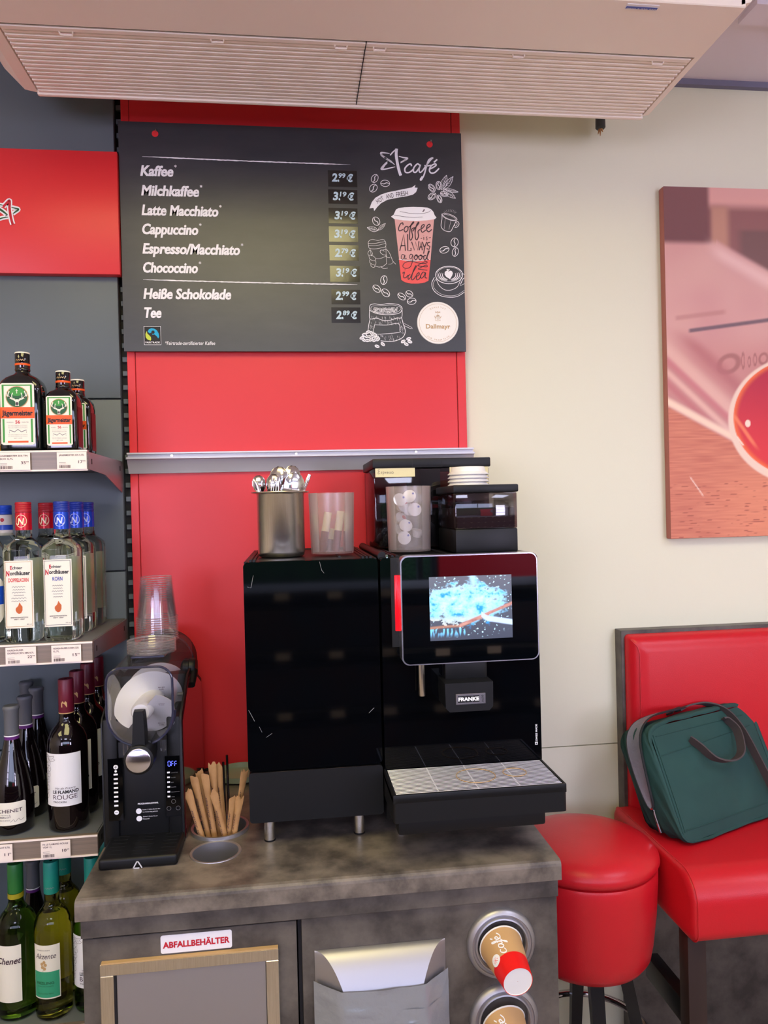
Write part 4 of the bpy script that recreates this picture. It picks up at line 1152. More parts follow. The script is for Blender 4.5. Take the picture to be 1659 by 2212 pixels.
# ------------------------------------------------------------------ counter
ct_ = thing('counter_cabinet', 'grey concrete look cabinet under the coffee machines with waste door and cup dispensers', 'cabinet', (.055, -.32, 0))
a = MB('lamdark')
a.box(-.401, -.383, -.640, 0.0, 0, .889).box(.489, .507, -.640, 0.0, 0, .889).box(-.383, .489, -.018, 0.0, 0, .889)
a.box(-.401, .507, -.652, -.622, .852, .889, .001, 1)
a.box(.001, .507, -.642, -.622, 0, .8495, .001, 1)
a.box(-.383, .489, -.62, -.02, .0, .08)
a.use('gap').box(-.395, .505, -.634, -.624, .846, .853).box(-.006, .0005, -.632, -.622, .08, .85)
a.build('carcass', ct_, 0)
d_ = MB('lamdark').box(-.401, -.0085, -.642, -.624, .05, .845, .001, 1).build('door', ct_, 0)
f = MB('steel')
x0, x1, zt_ = -.369, -.043, .801
f.box(x0, x1, -.652, -.6425, zt_ - .022, zt_, .001, 1).box(x0, x0 + .024, -.652, -.6425, .35, zt_ - .022, .001, 1).box(x1 - .024, x1, -.652, -.6425, .35, zt_ - .022, .001, 1)
f.use('tan').box(x0 + .002, x1 - .001, -.6525, -.643, zt_, zt_ + .0025)
f.build('flap_frame', d_, 0)
f = MB('alum').box(x0 + .0285, x1 - .0245, -.648, -.6425, .35, zt_ - .023, .001, 1)
f.use('gap').box(x0 + .024, x0 + .0275, -.6475, -.6425, .35, zt_ - .024).box(x1 - .0265, x1 - .024, -.6475, -.6425, .35, zt_ - .030)
f.build('flap', d_, 0)
sa, sb = at(347, 2043, -.643), at(501, 2030, -.643)
s_ = MB('paperw')
zs0, zs1 = .8065, .8405
s_.prism(rrect(sa.x, sb.x, zs0, zs1, .004, 4), lambda p, q: (p, -.6432, q), lambda p, q: (p, -.6425, q))
so = s_.build('sign_sticker', d_, 0); so['label'] = 'white sticker reading ABFALLBEHÄLTER in red'
k = MB('signred'); text(k, 'ABFALLBEHÄLTER', lambda x, y: (x, -.6438, y), sa.x + .004, zs0 + .0105, sb.x - sa.x - .008, .0115, bold=.035, up=1); k.build('lettering', so, 0)

wt = MB('laminate')
yf, zt0, zt1 = -.667, .892, .93
prof = [(0, zt0), (0, zt1), (yf + .010, zt1), (yf + .004, zt1 - .002), (yf + .001, zt1 - .006), (yf, zt1 - .011), (yf, zt0)]
wt.yz(prof, -.4065, .5095)
wo = wt.solo('worktop', 'brown grey concrete look worktop carrying the drink machines', 'worktop', (.05, -.33, .93), smooth=0)
R1, R2 = (-.171, -.396, .0590), (-.170, -.508, .0485)
for cx_, cy_, r_ in (R1, R2):
    c0 = MB('black').lathe([(r_ * .985, .80), (r_ * .985, 1.0)], cx_, cy_, 0, 48, caps=True).build('cutter', None, 0)
    m_ = wo.modifiers.new('b', 'BOOLEAN'); m_.operation = 'DIFFERENCE'; m_.object = c0; m_.solver = 'EXACT'
    dg = bpy.context.evaluated_depsgraph_get()
    nm = bpy.data.meshes.new_from_object(wo.evaluated_get(dg))
    wo.modifiers.clear(); wo.data = nm
    bpy.data.objects.remove(c0)
for (cx_, cy_, r_), nm_, lb_, hh in ((R1, 'insert_pot', 'steel pot sunk in the worktop holding the brown sugar sachets', .008), (R2, 'insert_pot', 'empty steel pot sunk flush in the worktop in front of the sachets', .0015)):
    q = MB('alum')
    q.lathe([(r_ * .96, .80), (r_ * .96, .93 + hh - .001), (r_ * .985, .93 + hh), (r_ + .0035, .93 + hh), (r_ + .004, .93 + .0002), (r_ * .985, .93), (r_ * .975, .80), (.0001, .798)], cx_, cy_, 0, 56)
    q.lathe([(.0001, .801), (r_ * .96, .801)], cx_, cy_, 0, 56)
    q.solo(nm_, lb_, 'pot', (cx_, cy_, .80), 'sunk steel pots')
# sachets and steel sticks
def sachet(top, bot, w_, turn, label, torn=.5):
    T, B = Vector(top), Vector(bot)
    d = (T - B); L = d.length; d.normalize()
    vd = Vector((math.cos(turn), math.sin(turn), 0)); vd = (vd - d * vd.dot(d)).normalized(); nd = d.cross(vd)
    secs = []
    for t_, ww, th in ((0, 1, .1), (.05, 1, .3), (.12, .85, .9), (.3, .8, 1), (.6, .8, 1), (.75, .85, .9), (.86, .98, .6), (.93, 1.1, .35), (1, 1.12, .25)):
        P_ = B + d * L * t_
        ring = []
        for i in range(10):
            a_ = 2 * PI * i / 10
            jit = .0
            if t_ == 1: jit = random.uniform(-.007, .008) * torn
            ring.append(P_ + vd * (w_ / 2 * ww * math.cos(a_)) + nd * (.0042 * th * math.sin(a_)) + d * jit)
        secs.append(ring)
    t_ = thing('sugar_sachet', label, 'sachet', tuple(B), 'brown sugar sachets in the sunk pot')
    MB('kraft').loft(secs, caps=False).build('paper', t_, 50)
    f = lambda x, y: tuple(B + d * x + vd * y * 1.0 + nd * (-.0048 if nd.y > 0 else .0048))
    k = MB('ink'); text(k, 'bio Zucker', f, L * .40, -.0024, L * .38, .0042, shear=.2, up=1 if vd.x * d.z < 0 else -1); k.build('lettering', t_, 0)
    return t_
random.seed(11)
sl = [((406, 1710), (-.190, -.425), -.425, .2, 'leftmost brown sugar sachet leaning on the pot rim'), ((419, 1681), (-.185, -.40), -.405, 0, 'brown sugar sachet with crumpled open top, left of centre'), ((430, 1665), (-.190, -.380), -.385, .3, 'brown sugar sachet behind the crumpled one on the left'),
      ((443, 1677), (-.175, -.41), -.41, -.1, 'brown sugar sachet with frayed top between the left and the tall ones'), ((458, 1651), (-.172, -.385), -.40, 0, 'tallest brown sugar sachet standing upright'), ((471, 1652), (-.160, -.375), -.39, .1, 'tall brown sugar sachet touching the tallest one on its right'),
      ((461, 1711), (-.145, -.425), -.43, .1, 'brown sugar sachet with folded white tip in the middle front'), ((529, 1664), (-.150, -.39), -.40, .4, 'brown sugar sachet leaning far right and reaching highest there'), ((518, 1724), (-.150, -.425), -.43, -.2, 'short wide brown sugar sachet at the right front with opened flap'), ((504, 1722), (-.160, -.415), -.42, .1, 'brown sugar sachet directly left of the short wide one')]
for (px, py), (bx, by), yt, tr, lb_ in sl:
    tp = at(px, py, yt)
    sachet(tp, (bx, by, .865), .0155, tr, lb_, .9)
for (px, py), lb_ in (((482, 1646), 'shorter thin steel stirring stick among the sachets'), ((490, 1631), 'longer thin steel stirring stick among the sachets')):
    tp = at(px, py, -.372); bt_ = Vector((tp.x + .003, -.368, .81))
    MB(pm('dark polished steel', c(90, 90, 95), .15, 1.0)).tube([bt_, tp], .0026, 12).solo('stirring_stick', lb_, 'stirrer', tuple(bt_), 'steel stirring sticks')
dx = atz(508, 1694, .93)
MB(pm('grey green dish', c(150, 160, 138), .35)).lathe([(.0001, .001), (.045, .001), (.062, .006), (.064, .020), (.061, .020), (.058, .008), (.0001, .006)], dx.x + .01, -.075, .93, 40).solo('shallow_dish', 'shallow grey green dish at the back of the worktop by the red wall', 'dish', (dx.x + .01, -.075, .93))
MB('black').tube([(-.248, -.02, .937), (-.235, -.012, .937), (-.21, -.008, .937)] + [tuple(v) for v in [(-.12, -.15, .945), (-.105, -.10, .99), (-.10, -.07, 1.04)]][0:0], .004, 8).solo('power_cable', 'short black cable lying behind the slush machine at the wall', 'cable', (-.23, -.012, .93))

# ------------------------------------------------------------------ slush machine
sm = thing('slush_machine', 'black slush machine with clear barrel and silver tap knob beside the bottles', 'drink machine', (-.322, -.30, .93))
b = MB('black')
side = [(-.452, .932), (-.452, 1.196), (-.44, 1.206), (-.30, 1.275), (-.26, 1.28), (-.10, 1.19), (-.095, .932)]
b.yz([(-.30, .932), (-.30, 1.16), (-.09, 1.16), (-.09, .932)], -.396, -.246)
b.box(-.403, -.372, -.452, -.30, .932, 1.20, .006).box(-.272, -.243, -.452, -.30, .932, 1.20, .006)   # cheeks
b.box(-.374, -.270, -.446, -.30, .932, 1.150, .003)
b.box(-.400, -.246, -.30, -.09, 1.10, 1.26, .012)
b.build('body', sm)
b = MB('black'); b.yz([(-.448, .932), (-.452, 1.19), (-.445, 1.202), (-.33, 1.262), (-.27, 1.268), (-.09, 1.20), (-.09, .932)], -.2445, -.240)
b.yz([(-.448, .932), (-.452, 1.19), (-.445, 1.202), (-.33, 1.262), (-.27, 1.268), (-.09, 1.20), (-.09, .932)], -.405, -.402)
b.build('side_edge', sm)
b = MB('redreflect'); b.yz([(-.436, .936), (-.440, 1.186), (-.330, 1.250), (-.27, 1.258), (-.095, 1.19), (-.095, .936)], -.2402, -.2385); b.build('side_panel', sm)
hz = [(-.40, 1.16)] + [(-.325 + .077 * math.cos(math.radians(a_)), 1.255 + .077 * math.sin(math.radians(a_))) for a_ in range(180, -1, -10)] + [(-.248, 1.16)]
b = MB('black').xz(hz, -.155, -.095); b.use('gloss').xz([(x * .97 - .01, z * .97 + .036) for x, z in hz], -.158, -.154); b.build('rear_housing', sm)
# barrel
def barrel(k=1.0, dz=0.0):
    pts = []
    cx_, w_, zt__, zb__ = -.3145, .0655 * k, 1.3165 - (1 - k) * .08, 1.156 + (1 - k) * .08
    r = .030
    for i in range(9): a_ = math.radians(90 * i / 8); pts.append((cx_ + w_ - r + r * math.cos(a_), zt__ - r + r * math.sin(a_)))
    for i in range(9): a_ = math.radians(90 + 90 * i / 8); pts.append((cx_ - w_ + r + r * math.cos(a_), zt__ - r + r * math.sin(a_)))
    zc_ = zb__ + w_
    for i in range(17): a_ = math.radians(180 + 180 * i / 16); pts.append((cx_ + w_ * math.cos(a_), zc_ + w_ * math.sin(a_)))
    return pts
P0, P1 = barrel(), barrel(1.0)
b = MB('tankp')
b.loft([[(x, -.502, z) for x, z in P0], [(x, -.18, z + .012) for x, z in P0]], caps=False)
b.add([(x, -.502, z) for x, z in P0], [tuple(range(len(P0)))])
b.build('barrel', sm)
b = MB('tankedge').tube([(x, -.503, z) for x, z in P0], .0026, 8, closed=True)
b.tube([(x, -.485, z + .0006) for x, z in [(x_, z_) for x_, z_ in barrel(1.03)][17:] + barrel(1.03)[17:18]][:-1], .0022, 8)
b.build('barrel_rim', sm)
b = MB('tankedge').box(-.345, -.275, -.432, -.425, 1.321, 1.326, .002).box(-.345, -.275, -.36, -.355, 1.322, 1.327, .001); b.use('tankp').box(-.345, -.275, -.425, -.36, 1.3215, 1.3245); b.build('filler_lid', sm)
# auger
b = MB('white')
n = 60
zc_ = 1.2225
for A0_, Y0_ in ((48, -.492), (232, -.478)):
  V = []
  for i in range(n + 1):
    t_ = i / n
    ang = math.radians(A0_ - 400 * t_)
    y = Y0_ + .24 * t_
    ro_ = .0625 if i > 6 else .045 + .0175 * i / 6
    for r_, dy in ((.010, -.002), (ro_, -.0015), (ro_, .0015), (.010, .002)):
        V.append((-.3145 + r_ * math.cos(ang), y + dy, zc_ + r_ * math.sin(ang)))
  fs = [(4 * i + k, 4 * i + (k + 1) % 4, 4 * i + 4 + (k + 1) % 4, 4 * i + 4 + k) for i in range(n) for k in range(4)]
  b.add(V, fs + [(0, 1, 2, 3), (4 * n + 3, 4 * n + 2, 4 * n + 1, 4 * n)])
b.lathe([(.0001, -.500), (.017, -.498), (.021, -.488), (.022, -.20)], -.3145, 0, zc_, 28, 'Y')
b.build('auger', sm, 35)
k = MB('ink')
for (px, py, s_, w_) in ((342, 1486, 'MAX MILK', 14), (344, 1490, '0,8L', 10), (345, 1524, '1,0L', 10), (342, 1563, 'MAX SLUSH', 14), (345, 1567, '1,5L', 10)):
    p = at(px, py, -.5035); text(k, s_, lambda x, y: (x, -.5036, y), p.x, p.z, w_ * .00098, .0022, bold=.01, up=1)
stroke(k, [(at(342, 1522, -.5036).x, at(342, 1521, -.5036).z), (at(356, 1521, -.5036).x, at(356, 1520, -.5036).z)], .0006, lambda x, y: (x, -.5036, y), smooth=False)
k.build('level_marks', sm, 0)
# tap lever and knob
b = MB('black')
lv = []
for (px, py, hw) in ((299, 1536, 11), (299, 1545, 13), (300, 1580, 15), (300, 1625, 17)):
    p = at(px, py, -.53); h_ = hw * .00096; lv.append([(p.x - h_, -.515, p.z), (p.x - h_ * .8, -.535, p.z), (p.x + h_ * .8, -.535, p.z), (p.x + h_, -.515, p.z)])
b.loft(lv)
kp = at(299, 1643, -.545)
b.lathe([(.029, .04), (.029, .002), (.0265, 0), (.0001, 0)], kp.x, -.545, kp.z, 40, 'Y')
b.box(kp.x - .02, kp.x + .02, -.51, -.44, kp.z - .018, kp.z + .03, .006)
b.build('tap_lever', sm)
kb = MB(pm('spun metal disc', c(212, 212, 222), .22, 1.0, aniso=.9)); n = 48
kb.lathe([(.0001, -.002), (.0225, -.002), (.0240, -.001), (.0242, .003)], kp.x, -.546, kp.z, n, 'Y'); kb.build('knob', sm)
b = MB('tankp').lathe([(.007, .0), (.007, -.03), (.005, -.032)], -.275, -.47, 1.165, 14).lathe([(.006, .0), (.006, -.03), (.004, -.032)], -.352, -.47, 1.160, 14); b.build('barrel_clip', sm)
b = MB('black')
b.lathe([(.0001, .014), (.020, .014), (.023, .010), (.023, .000), (.021, -.002), (.021, -.014), (.012, -.02)], -.245, -.26, 1.262, 30, 'X')
b.tube([(-.236, -.27, 1.256), (-.236, -.31, 1.232)], [.0105, .0085], 14)
b.build('side_latch', sm)
b = MB('grey').lathe([(.0001, 0), (.0045, 0), (.0045, .01)], -.2585, -.455, 1.187, 16, 'Y').tube([(-.262, -.35, 1.222), (-.25, -.35, 1.222)], .004, 10); b.build('catch_pin', sm)
# drip tray
tr = MB('black')
tr.box(-.392, -.2395, -.556, -.440, .9305, .953, .006, 3)
tr.use('slot')
for i in range(6):
    y0 = -.536 + i * .0165
    for xa, xb in ((-.380, -.352), (-.277, -.249)): tr.box(xa, xb, y0, y0 + .003, .9528, .9534)
for i in range(7):
    if i in (3,): continue
    y0 = -.540 + i * .0155; tr.box(-.331, -.300, y0, y0 + .0028, .9528, .9534)
tr.prism(ell(-.3155, -.4935, .020, .0075), lambda x, y: (x, y, .9528), lambda x, y: (x, y, .9536))
to = tr.build('drip_tray', sm)
k = MB(pm('silver print', c(205, 205, 210), .3))
p = at(297, 1868, -.5566)
for s_ in ([(-.0085, -.0065), (-.001, .0062), (.001, .0062), (.0085, -.0065)], [(-.0085, -.0065), (.0035, -.0065)]):
    stroke(k, [(p.x + x, p.z + z) for x, z in s_], .0024, lambda x, y: (x, -.5567, y), smooth=False)
k.build('emblem', to, 0)
# control marks
YP = -.4532
fp = lambda x, y: (x, YP - .0006, y)
def pa(px, py): q = at(px, py, YP); return q.x, q.z
k = MB('gloss'); xa, za = pa(232, 1640); xb, zb2 = pa(267, 1772); k.box(xa, xb, YP, YP + .002, zb2, za); k.build('control_panel', sm, 0); k = MB('gloss'); xa, za = pa(356, 1634); xb, zb2 = pa(391, 1762); k.box(xa, xb, YP, YP + .002, zb2, za); k.build('control_panel', sm, 0)
k = MB('chalk')
x_, z_ = pa(250, 1657); poly(k, ell(x_, z_, .0048, .0048), fp); x2, z2 = pa(252, 1755); poly(k, ell(x2, z2, .0048, .0048), fp); x3, z3 = pa(250, 1666); poly(k, ell(x3, z3, .0025, .0025), fp)
for i in range(8): q0 = pa(245.5 + i * .2, 1671.5 + i * 9.6); q1 = pa(254.5 + i * .2, 1674.5 + i * 9.6); k.add([fp(q0[0], q0[1]), fp(q1[0], q0[1]), fp(q1[0], q1[1]), fp(q0[0], q1[1])], [(0, 1, 2, 3)])
for i in range(6): q0 = pa(361 + i * .2, 1667 + i * 10.4); q1 = pa(367 + i * .2, 1670 + i * 10.4); k.add([fp(q0[0], q0[1]), fp(q1[0], q0[1]), fp(q1[0], q1[1]), fp(q0[0], q1[1])], [(0, 1, 2, 3)])
x_, z_ = pa(298, 1738); text(k, 'PROGRAMMAUSWAHL', fp, x_, z_, .042, .0033, bold=.03, up=1)
for (px, py) in ((300, 1752), (301, 1768)): x_, z_ = pa(px, py); poly(k, ell(x_, z_, .0058, .0058), fp)
for (px, py, s_) in ((308, 1750, 'Schritt 1: Halten Sie den Ein/'), (308, 1755, 'Aus Schalter lang gedrückt'), (309, 1765, 'Schritt 2: Drehen Sie zur'), (309, 1770, 'Menüauswahl')): x_, z_ = pa(px, py); text(k, s_, fp, x_, z_, .0012 * len(s_), .0024, up=1)
k.use('grey')
for i, s_ in enumerate(('COCKTAIL', 'SLUSH', 'EIS', 'FRAPPE', 'MILCHSHAKE', 'WEIN')): x_, z_ = pa(370, 1670 + i * 10.4); text(k, s_, fp, x_, z_, .0017 * len(s_), .0019, up=1)
for (px, py) in ((375, 1731), (365, 1746), (385, 1745)): x_, z_ = pa(px, py); stroke(k, ell(x_, z_, .0042, .0042, 0, 20), .0006, fp, closed=True, n=1)
k.use('blackp')
g9 = lambda x, y: (x, YP - .0010, y)
x_, z_ = pa(250, 1657)
stroke(k, [(x_ - .003, z_), (x_ + .003, z_)], .0009, g9, smooth=False); stroke(k, [(x_, z_ - .003), (x_, z_ + .003)], .0009, g9, smooth=False); stroke(k, [(x2 - .003, z2), (x2 + .003, z2)], .0009, g9, smooth=False)
k.build('lettering', sm, 0)
k = MB('ledblue')
seg = {'O': 'abcdef', 'F': 'aefg'}
for i, ch in enumerate('OFF'):
    x_, z_ = pa(363 + i * 7.2, 1655); w_, h_ = .0048, .0105
    S7 = {'a': ((0, h_), (w_, h_)), 'b': ((w_, h_), (w_, h_ / 2)), 'c': ((w_, h_ / 2), (w_, 0)), 'd': ((0, 0), (w_, 0)), 'e': ((0, h_ / 2), (0, 0)), 'f': ((0, h_), (0, h_ / 2)), 'g': ((0, h_ / 2), (w_, h_ / 2))}
    for s_ in seg[ch]:
        (xa, za), (xb, zb2) = S7[s_]; stroke(k, [(x_ + xa * .85 + xb * .15, z_ + za * .85 + zb2 * .15), (x_ + xb * .85 + xa * .15, z_ + zb2 * .85 + za * .15)], .0011, fp, smooth=False)
k.build('digits', sm, 0)

# clear cups and lids on the slush machine
ORD = ['topmost', 'second from the top', 'third from the top', 'fourth from the top', 'fifth from the top', 'sixth from the top', 'fifth from the bottom', 'fourth from the bottom', 'third from the bottom', 'second from the bottom', 'lowest']
CX, CY, CZ = -.3135, -.283, 1.336
for i in range(11):
    q = MB('rimc').lathe([(.0470, 0), (.0478, .0012), (.0466, .0024), (.0452, .003)], 0, 0, 0, 40).lathe([(.0352, .0925), (.0360, .0935), (.0350, .0945)], 0, 0, 0, 40); q.use('clear').lathe([(.0452, .003), (.0430, .022), (.0360, .088), (.0345, .096), (.0300, .0965), (.0001, .0955)], 0, 0, 0, 40)
    o = q.build('clear_cup', None, 50, True)
    place(o, (CX, CY, CZ + i * .0052), label='inverted clear plastic cup on the slush machine, %s of the stack' % ORD[10 - i], group='nested clear cups')
    o['category'] = 'cup'
for i in range(5):
    q = MB('rimc').lathe([(.0505, 0), (.0515, .0010), (.0518, .0035), (.0500, .0050), (.0455, .0055), (.0440, .0030)], 0, 0, 0, 44); q.use('clear').lathe([(.0440, .0030), (.0001, .0030)], 0, 0, 0, 44)
    o = q.build('clear_plastic_disc', None, 50, True)
    place(o, (-.3075, -.392, 1.3275 + i * .0058), label='clear plastic lid on the barrel, %s of the pile' % ('lowest', 'second from the bottom', 'third from the bottom', 'second from the top', 'topmost')[i], group='piled clear lids')
    o['category'] = 'lid'

# ------------------------------------------------------------------ milk cooler
mc = thing('milk_cooler', 'glossy black milk cooler on steel feet left of the coffee machine', 'cooler', (.04, -.28, .93))
b = MB('black').box(-.0985, .1785, -.495, -.045, .988, 1.519, .004); b.box(-.09, .17, -.44, -.10, .962, .99); b.build('body', mc)
b = MB('gloss'); b.prism(rrect(-.0995, .1795, 1.0915, 1.5235, .010, 5), lambda x, z: (x, -.512, z), lambda x, z: (x, -.494, z))
do = b.build('door', mc); 
b = MB('black'); b.prism(rrect(-.0985, .1795, .985, 1.0885, .007, 5), lambda x, z: (x, -.514, z), lambda x, z: (x, -.494, z)); b.use('chrome').box(-.096, .172, -.5145, -.5135, 1.0886, 1.0892); b.build('lower_panel', mc)
b = MB('black').box(-.0985, .1785, -.50, -.045, 1.5195, 1.524, .001, 1)
for x in (-.085, -.078, .150, .158, .166): b.tube([(x, -.50, 1.5255), (x, -.05, 1.5255)], .0028, 8)
b.use('blackp').box(.100, .106, -.46, -.10, 1.524, 1.5265).box(-.075, .145, -.08, -.075, 1.524, 1.527); b.build('top_plate', mc)
for (x, y) in ((-.0604, -.470), (.1305, -.468), (-.0604, -.10), (.1305, -.10)):
    b = MB('steel').lathe([(.0001, 0), (.0115, 0), (.0115, .052), (.010, .06)], x, y, .930, 28); b.use('black').lathe([(.0121, .0), (.0121, .003)], x, y, .93, 28); b.build('foot', mc)
k = MB('chalkgrey'); fg = lambda x, y: tuple(at(x, y, -.5126))
for s_, w_ in (([(534, 1268), (542, 1270), (547, 1243)], .8), ([(537, 1534), (550, 1558)], .9), ([(560, 1570), (566, 1582)], .7), ([(575, 1593), (588, 1584)], .7), ([(797, 1540), (808, 1529)], .9), ([(690, 1213), (695, 1232), (700, 1238)], .8)): stroke(k, s_, w_, fg, smooth=False, taper=True)
k.build('scratch', do, 0)

# ------------------------------------------------------------------ coffee machine
cm_ = thing('coffee_machine', 'glossy black coffee machine with large touch display and wire drip tray', 'coffee machine', (.355, -.28, .93))
b = MB('black').box(.186, .524, -.500, -.045, .965, 1.516, .004); b.build('body', cm_)
b = MB('gloss'); b.prism(rrect(.1845, .5265, 1.03, 1.5235, .010, 5), lambda x, z: (x, -.512, z), lambda x, z: (x, -.498, z)); fo_ = b.build('front_panel', cm_)
b = MB('black').box(.186, .524, -.50, -.045, 1.5165, 1.5235, .001, 1); b.tube([(.1915, -.49, 1.526), (.1915, -.05, 1.526)], .0095, 14)
for x in (.214, .224, .334): b.tube([(x, -.49, 1.5245), (x, -.05, 1.5245)], .0035, 8)
b.build('top_plate', cm_)
q = at(836, 1197, -.505); MB('chrome').box(q.x - .003, q.x + .002, -.507, -.50, 1.5195, 1.530, .0008, 1).build('hinge_pin', cm_)
# display
dt = MB('alu'); DY0, DY1 = -.552, -.512
dt.prism(rrect(.2215, .5135, 1.3020, 1.5285, .016, 7), lambda x, z: (x, DY0 + .002, z), lambda x, z: (x, DY1, z))
do = dt.build('display', cm_, 30); do['label'] = 'touch display with rounded silver frame'
MB(pm('display glass', c(4, 6, 10), .03, spec=.75, coat=.5)).prism(rrect(.2240, .5110, 1.3045, 1.5260, .0145, 7), lambda x, z: (x, DY0, z), lambda x, z: (x, DY0 + .006, z)).build('glass_front', do, 30)
sa, sb = at(927, 1246, -.5522), at(1108, 1378, -.5522)
SX0, SX1 = at(928, 1312, -.5522).x, at(1106, 1308, -.5522).x
SZ0, SZ1 = at(931, 1385, -.5522).z, at(926, 1247, -.5522).z
def scr(u, v):
    v = 1 - v
    bgc = c(88, 96, 110)
    col = mixc(c(98, 104, 118), c(70, 76, 92), v)
    nz = noise.noise(Vector((u * 9, v * 9, 1))) * .5 + noise.noise(Vector((u * 22, v * 22, 4))) * .3 + noise.noise(Vector((u * 48, v * 48, 9))) * .16
    # milk body
    d = ((u - .42) / .50) ** 2 + ((v - .42) / .30) ** 2
    top = ss(.18, -.12, (d - 1) * .5 + nz * .75)
    jet = ss(.085, .0, abs(u - .52 - .02 * math.sin(v * 14)) + nz * .06) * ss(.34, .05, v) if v < .36 else 0
    t_ = max(top, jet)
    blue = mixc(c(96, 196, 255), c(200, 240, 255), .5 + nz * 1.1 - (v - .3) * .4)
    blue = mixc(blue, c(30, 130, 230), ss(.15, .5, -nz + .05) * .8)
    col = mixc(col, blue, t_)
    # droplets
    e = noise.noise(Vector((u * 34, v * 34, 20))); far = ss(1.6, .9, ((u - .5) / .55) ** 2 + ((v - .42) / .48) ** 2)
    if e > .46 and t_ < .5: col = mixc(col, c(190, 235, 255), far)
    # fibrous wooden rim
    if u < .72:
        cr = .80 - .02 * math.sin(u * 5) - max(0, u - .38) * .55
        low = ss(.035, 0, abs(v - cr)); col = mixc(col, c(170, 128, 110), low)
        if .60 < v < cr and t_ > .1:
            col = mixc(col, mixc(c(226, 214, 190), c(150, 200, 220), .5 + nz), .75 * ss(.60, .68, v))
    if u > .35:
        cr2 = .78 - (u - .35) * .50
        col = mixc(col, mixc(c(150, 96, 92), c(196, 150, 140), .5 + nz), ss(.040, .012, abs(v - cr2)))
        cr3 = .60 + (u - .62) * .25 + .06 * ss(.6, .7, u)
        if u > .62: col = mixc(col, c(188, 218, 255), ss(.055, .03, abs(v - cr3)))
    if v > .82 and u < .45:
        fl_ = noise.noise(Vector((u * 40, v * 8, 3))); col = mixc(col, c(120, 200, 250), ss(-.1, .25, fl_) * ss(.97, .86, v))
    return col
vcol_grid('screen', 200, 150, SX0, SX1, SZ0, SZ1, -.5523, scr, 'screenm', do)
# red light strip in its recess
q0, q1 = at(851, 1243, -.5125), at(866, 1362, -.5125)
b = MB('blackp').box(at(845, 1300, -.5125).x, at(870, 1300, -.5125).x, -.5132, -.512, at(858, 1398, -.5125).z, at(850, 1205, -.5125).z, .0006, 1); rc = b.build('light_recess', cm_)
MB('led').box(q0.x + .0006, q1.x, -.516, -.5128, q1.z, q0.z, .001, 2).build('light_strip', rc)
# spouts
q = at(911, 1470, -.535)
MB('steel').lathe([(.0001, -.032), (.0062, -.032), (.0070, -.030), (.0070, .045)], q.x, -.535, q.z, 20).build('milk_spout', cm_)
b = MB('black')
ua, ub = at(963, 1430, -.56), at(1056, 1430, -.56)
b.box(ua.x, ub.x, -.548, -.51, at(1000, 1474, -.56).z, 1.325, .006)
la, lb2, zA, zB_ = at(961, 1500, -.585), at(1065, 1500, -.585), at(1010, 1474, -.585).z, at(1010, 1536, -.585).z
b.prism([(la.x, zA), (lb2.x, zA), (lb2.x - .001, zB_ + .008), (lb2.x - .009, zB_), (la.x + .009, zB_), (la.x + .001, zB_ + .008)], lambda x, z: (x, -.588, z), lambda x, z: (x, -.51, z))
sp = b.build('coffee_spout', cm_)
b = MB('alu'); p0_, p1_ = at(985, 1512, -.589), at(1049, 1509, -.589); z0_, z1_ = at(985, 1523, -.589).z, at(985, 1500, -.589).z
b.box(p0_.x, p1_.x, -.5895, -.588, z0_, z1_, .0006, 1)
wB = p1_.x - p0_.x; hB = z1_ - z0_
b.use('blackp'); 
for i in range(3): b.box(p0_.x + wB * (.06 + .245 * i), p0_.x + wB * (.06 + .245 * i + .235), -.5902, -.5893, z0_ + hB * .2, z1_ - hB * .18)
b.use('chalk'); text(b, 'FRANKE', lambda x, y: (x, -.5906, y), p0_.x + wB * .075, z0_ + hB * .36, wB * .70, hB * .34, bold=.05, up=1)
b.use('blackp'); text(b, 'A600', lambda x, y: (p0_.x + wB * .93 - y, -.5898, z0_ + hB * .14 + x), 0, 0, hB * .7, wB * .075, up=1)
bo_ = b.build('name_plate', sp, 0); bo_['label'] = 'silver plate reading FRANKE A600'
k = MB('chalk'); q = at(1161, 1600, -.5126)
text(k, 'SWISS MADE', lambda x, y: (q.x - y, -.5128, q.z + x), 0, 0, .036, .0042, bold=.02, up=1)
k.box(q.x - .0052, q.x + .0004, -.5128, -.512, q.z - .0085, q.z - .0022); k.use('blackp').box(q.x - .0040, q.x - .0008, -.5132, -.5127, q.z - .0060, q.z - .0048).box(q.x - .0030, q.x - .0018, -.5132, -.5127, q.z - .0070, q.z - .0038)
k.build('lettering', fo_, 0)
# drip tray
b = MB('black')
b.prism(rrect(.1815, .5265, -.660, -.500, .007, 4), lambda x, y: (x, y, 1.023), lambda x, y: (x, y, 1.070))
b.box(.1815, .5265, -.660, -.655, 1.06, 1.0775, .0015).box(.1815, .1865, -.656, -.505, 1.06, 1.0775, .0015).box(.5215, .5265, -.656, -.505, 1.06, 1.0775, .0015)
b.box(.192, .490, -.640, -.47, .990, 1.03, .006)
tr_ = b.build('drip_tray', cm_)
g_ = MB('wire')
n = 20
for i in range(n):
    y = -.651 + i * (.134 / (n - 1)); g_.tube([(.1885, y, 1.0765), (.5195, y, 1.0765)], .0009, 6)
for x in (.272, .352, .435): g_.tube([(x, -.653, 1.0758), (x, -.515, 1.0758)], .0014, 6)
g_.build('wire_grid', tr_)
g_ = MB('tan')
for (x, y, r_) in ((.362, -.585, .040), (.445, -.580, .024)): g_.tube([(x + r_ * math.cos(a_ / 24 * 2 * PI), y + r_ * math.sin(a_ / 24 * 2 * PI), 1.0780) for a_ in range(24)], .0009, 5, closed=True)
g_.build('cup_mark', tr_)
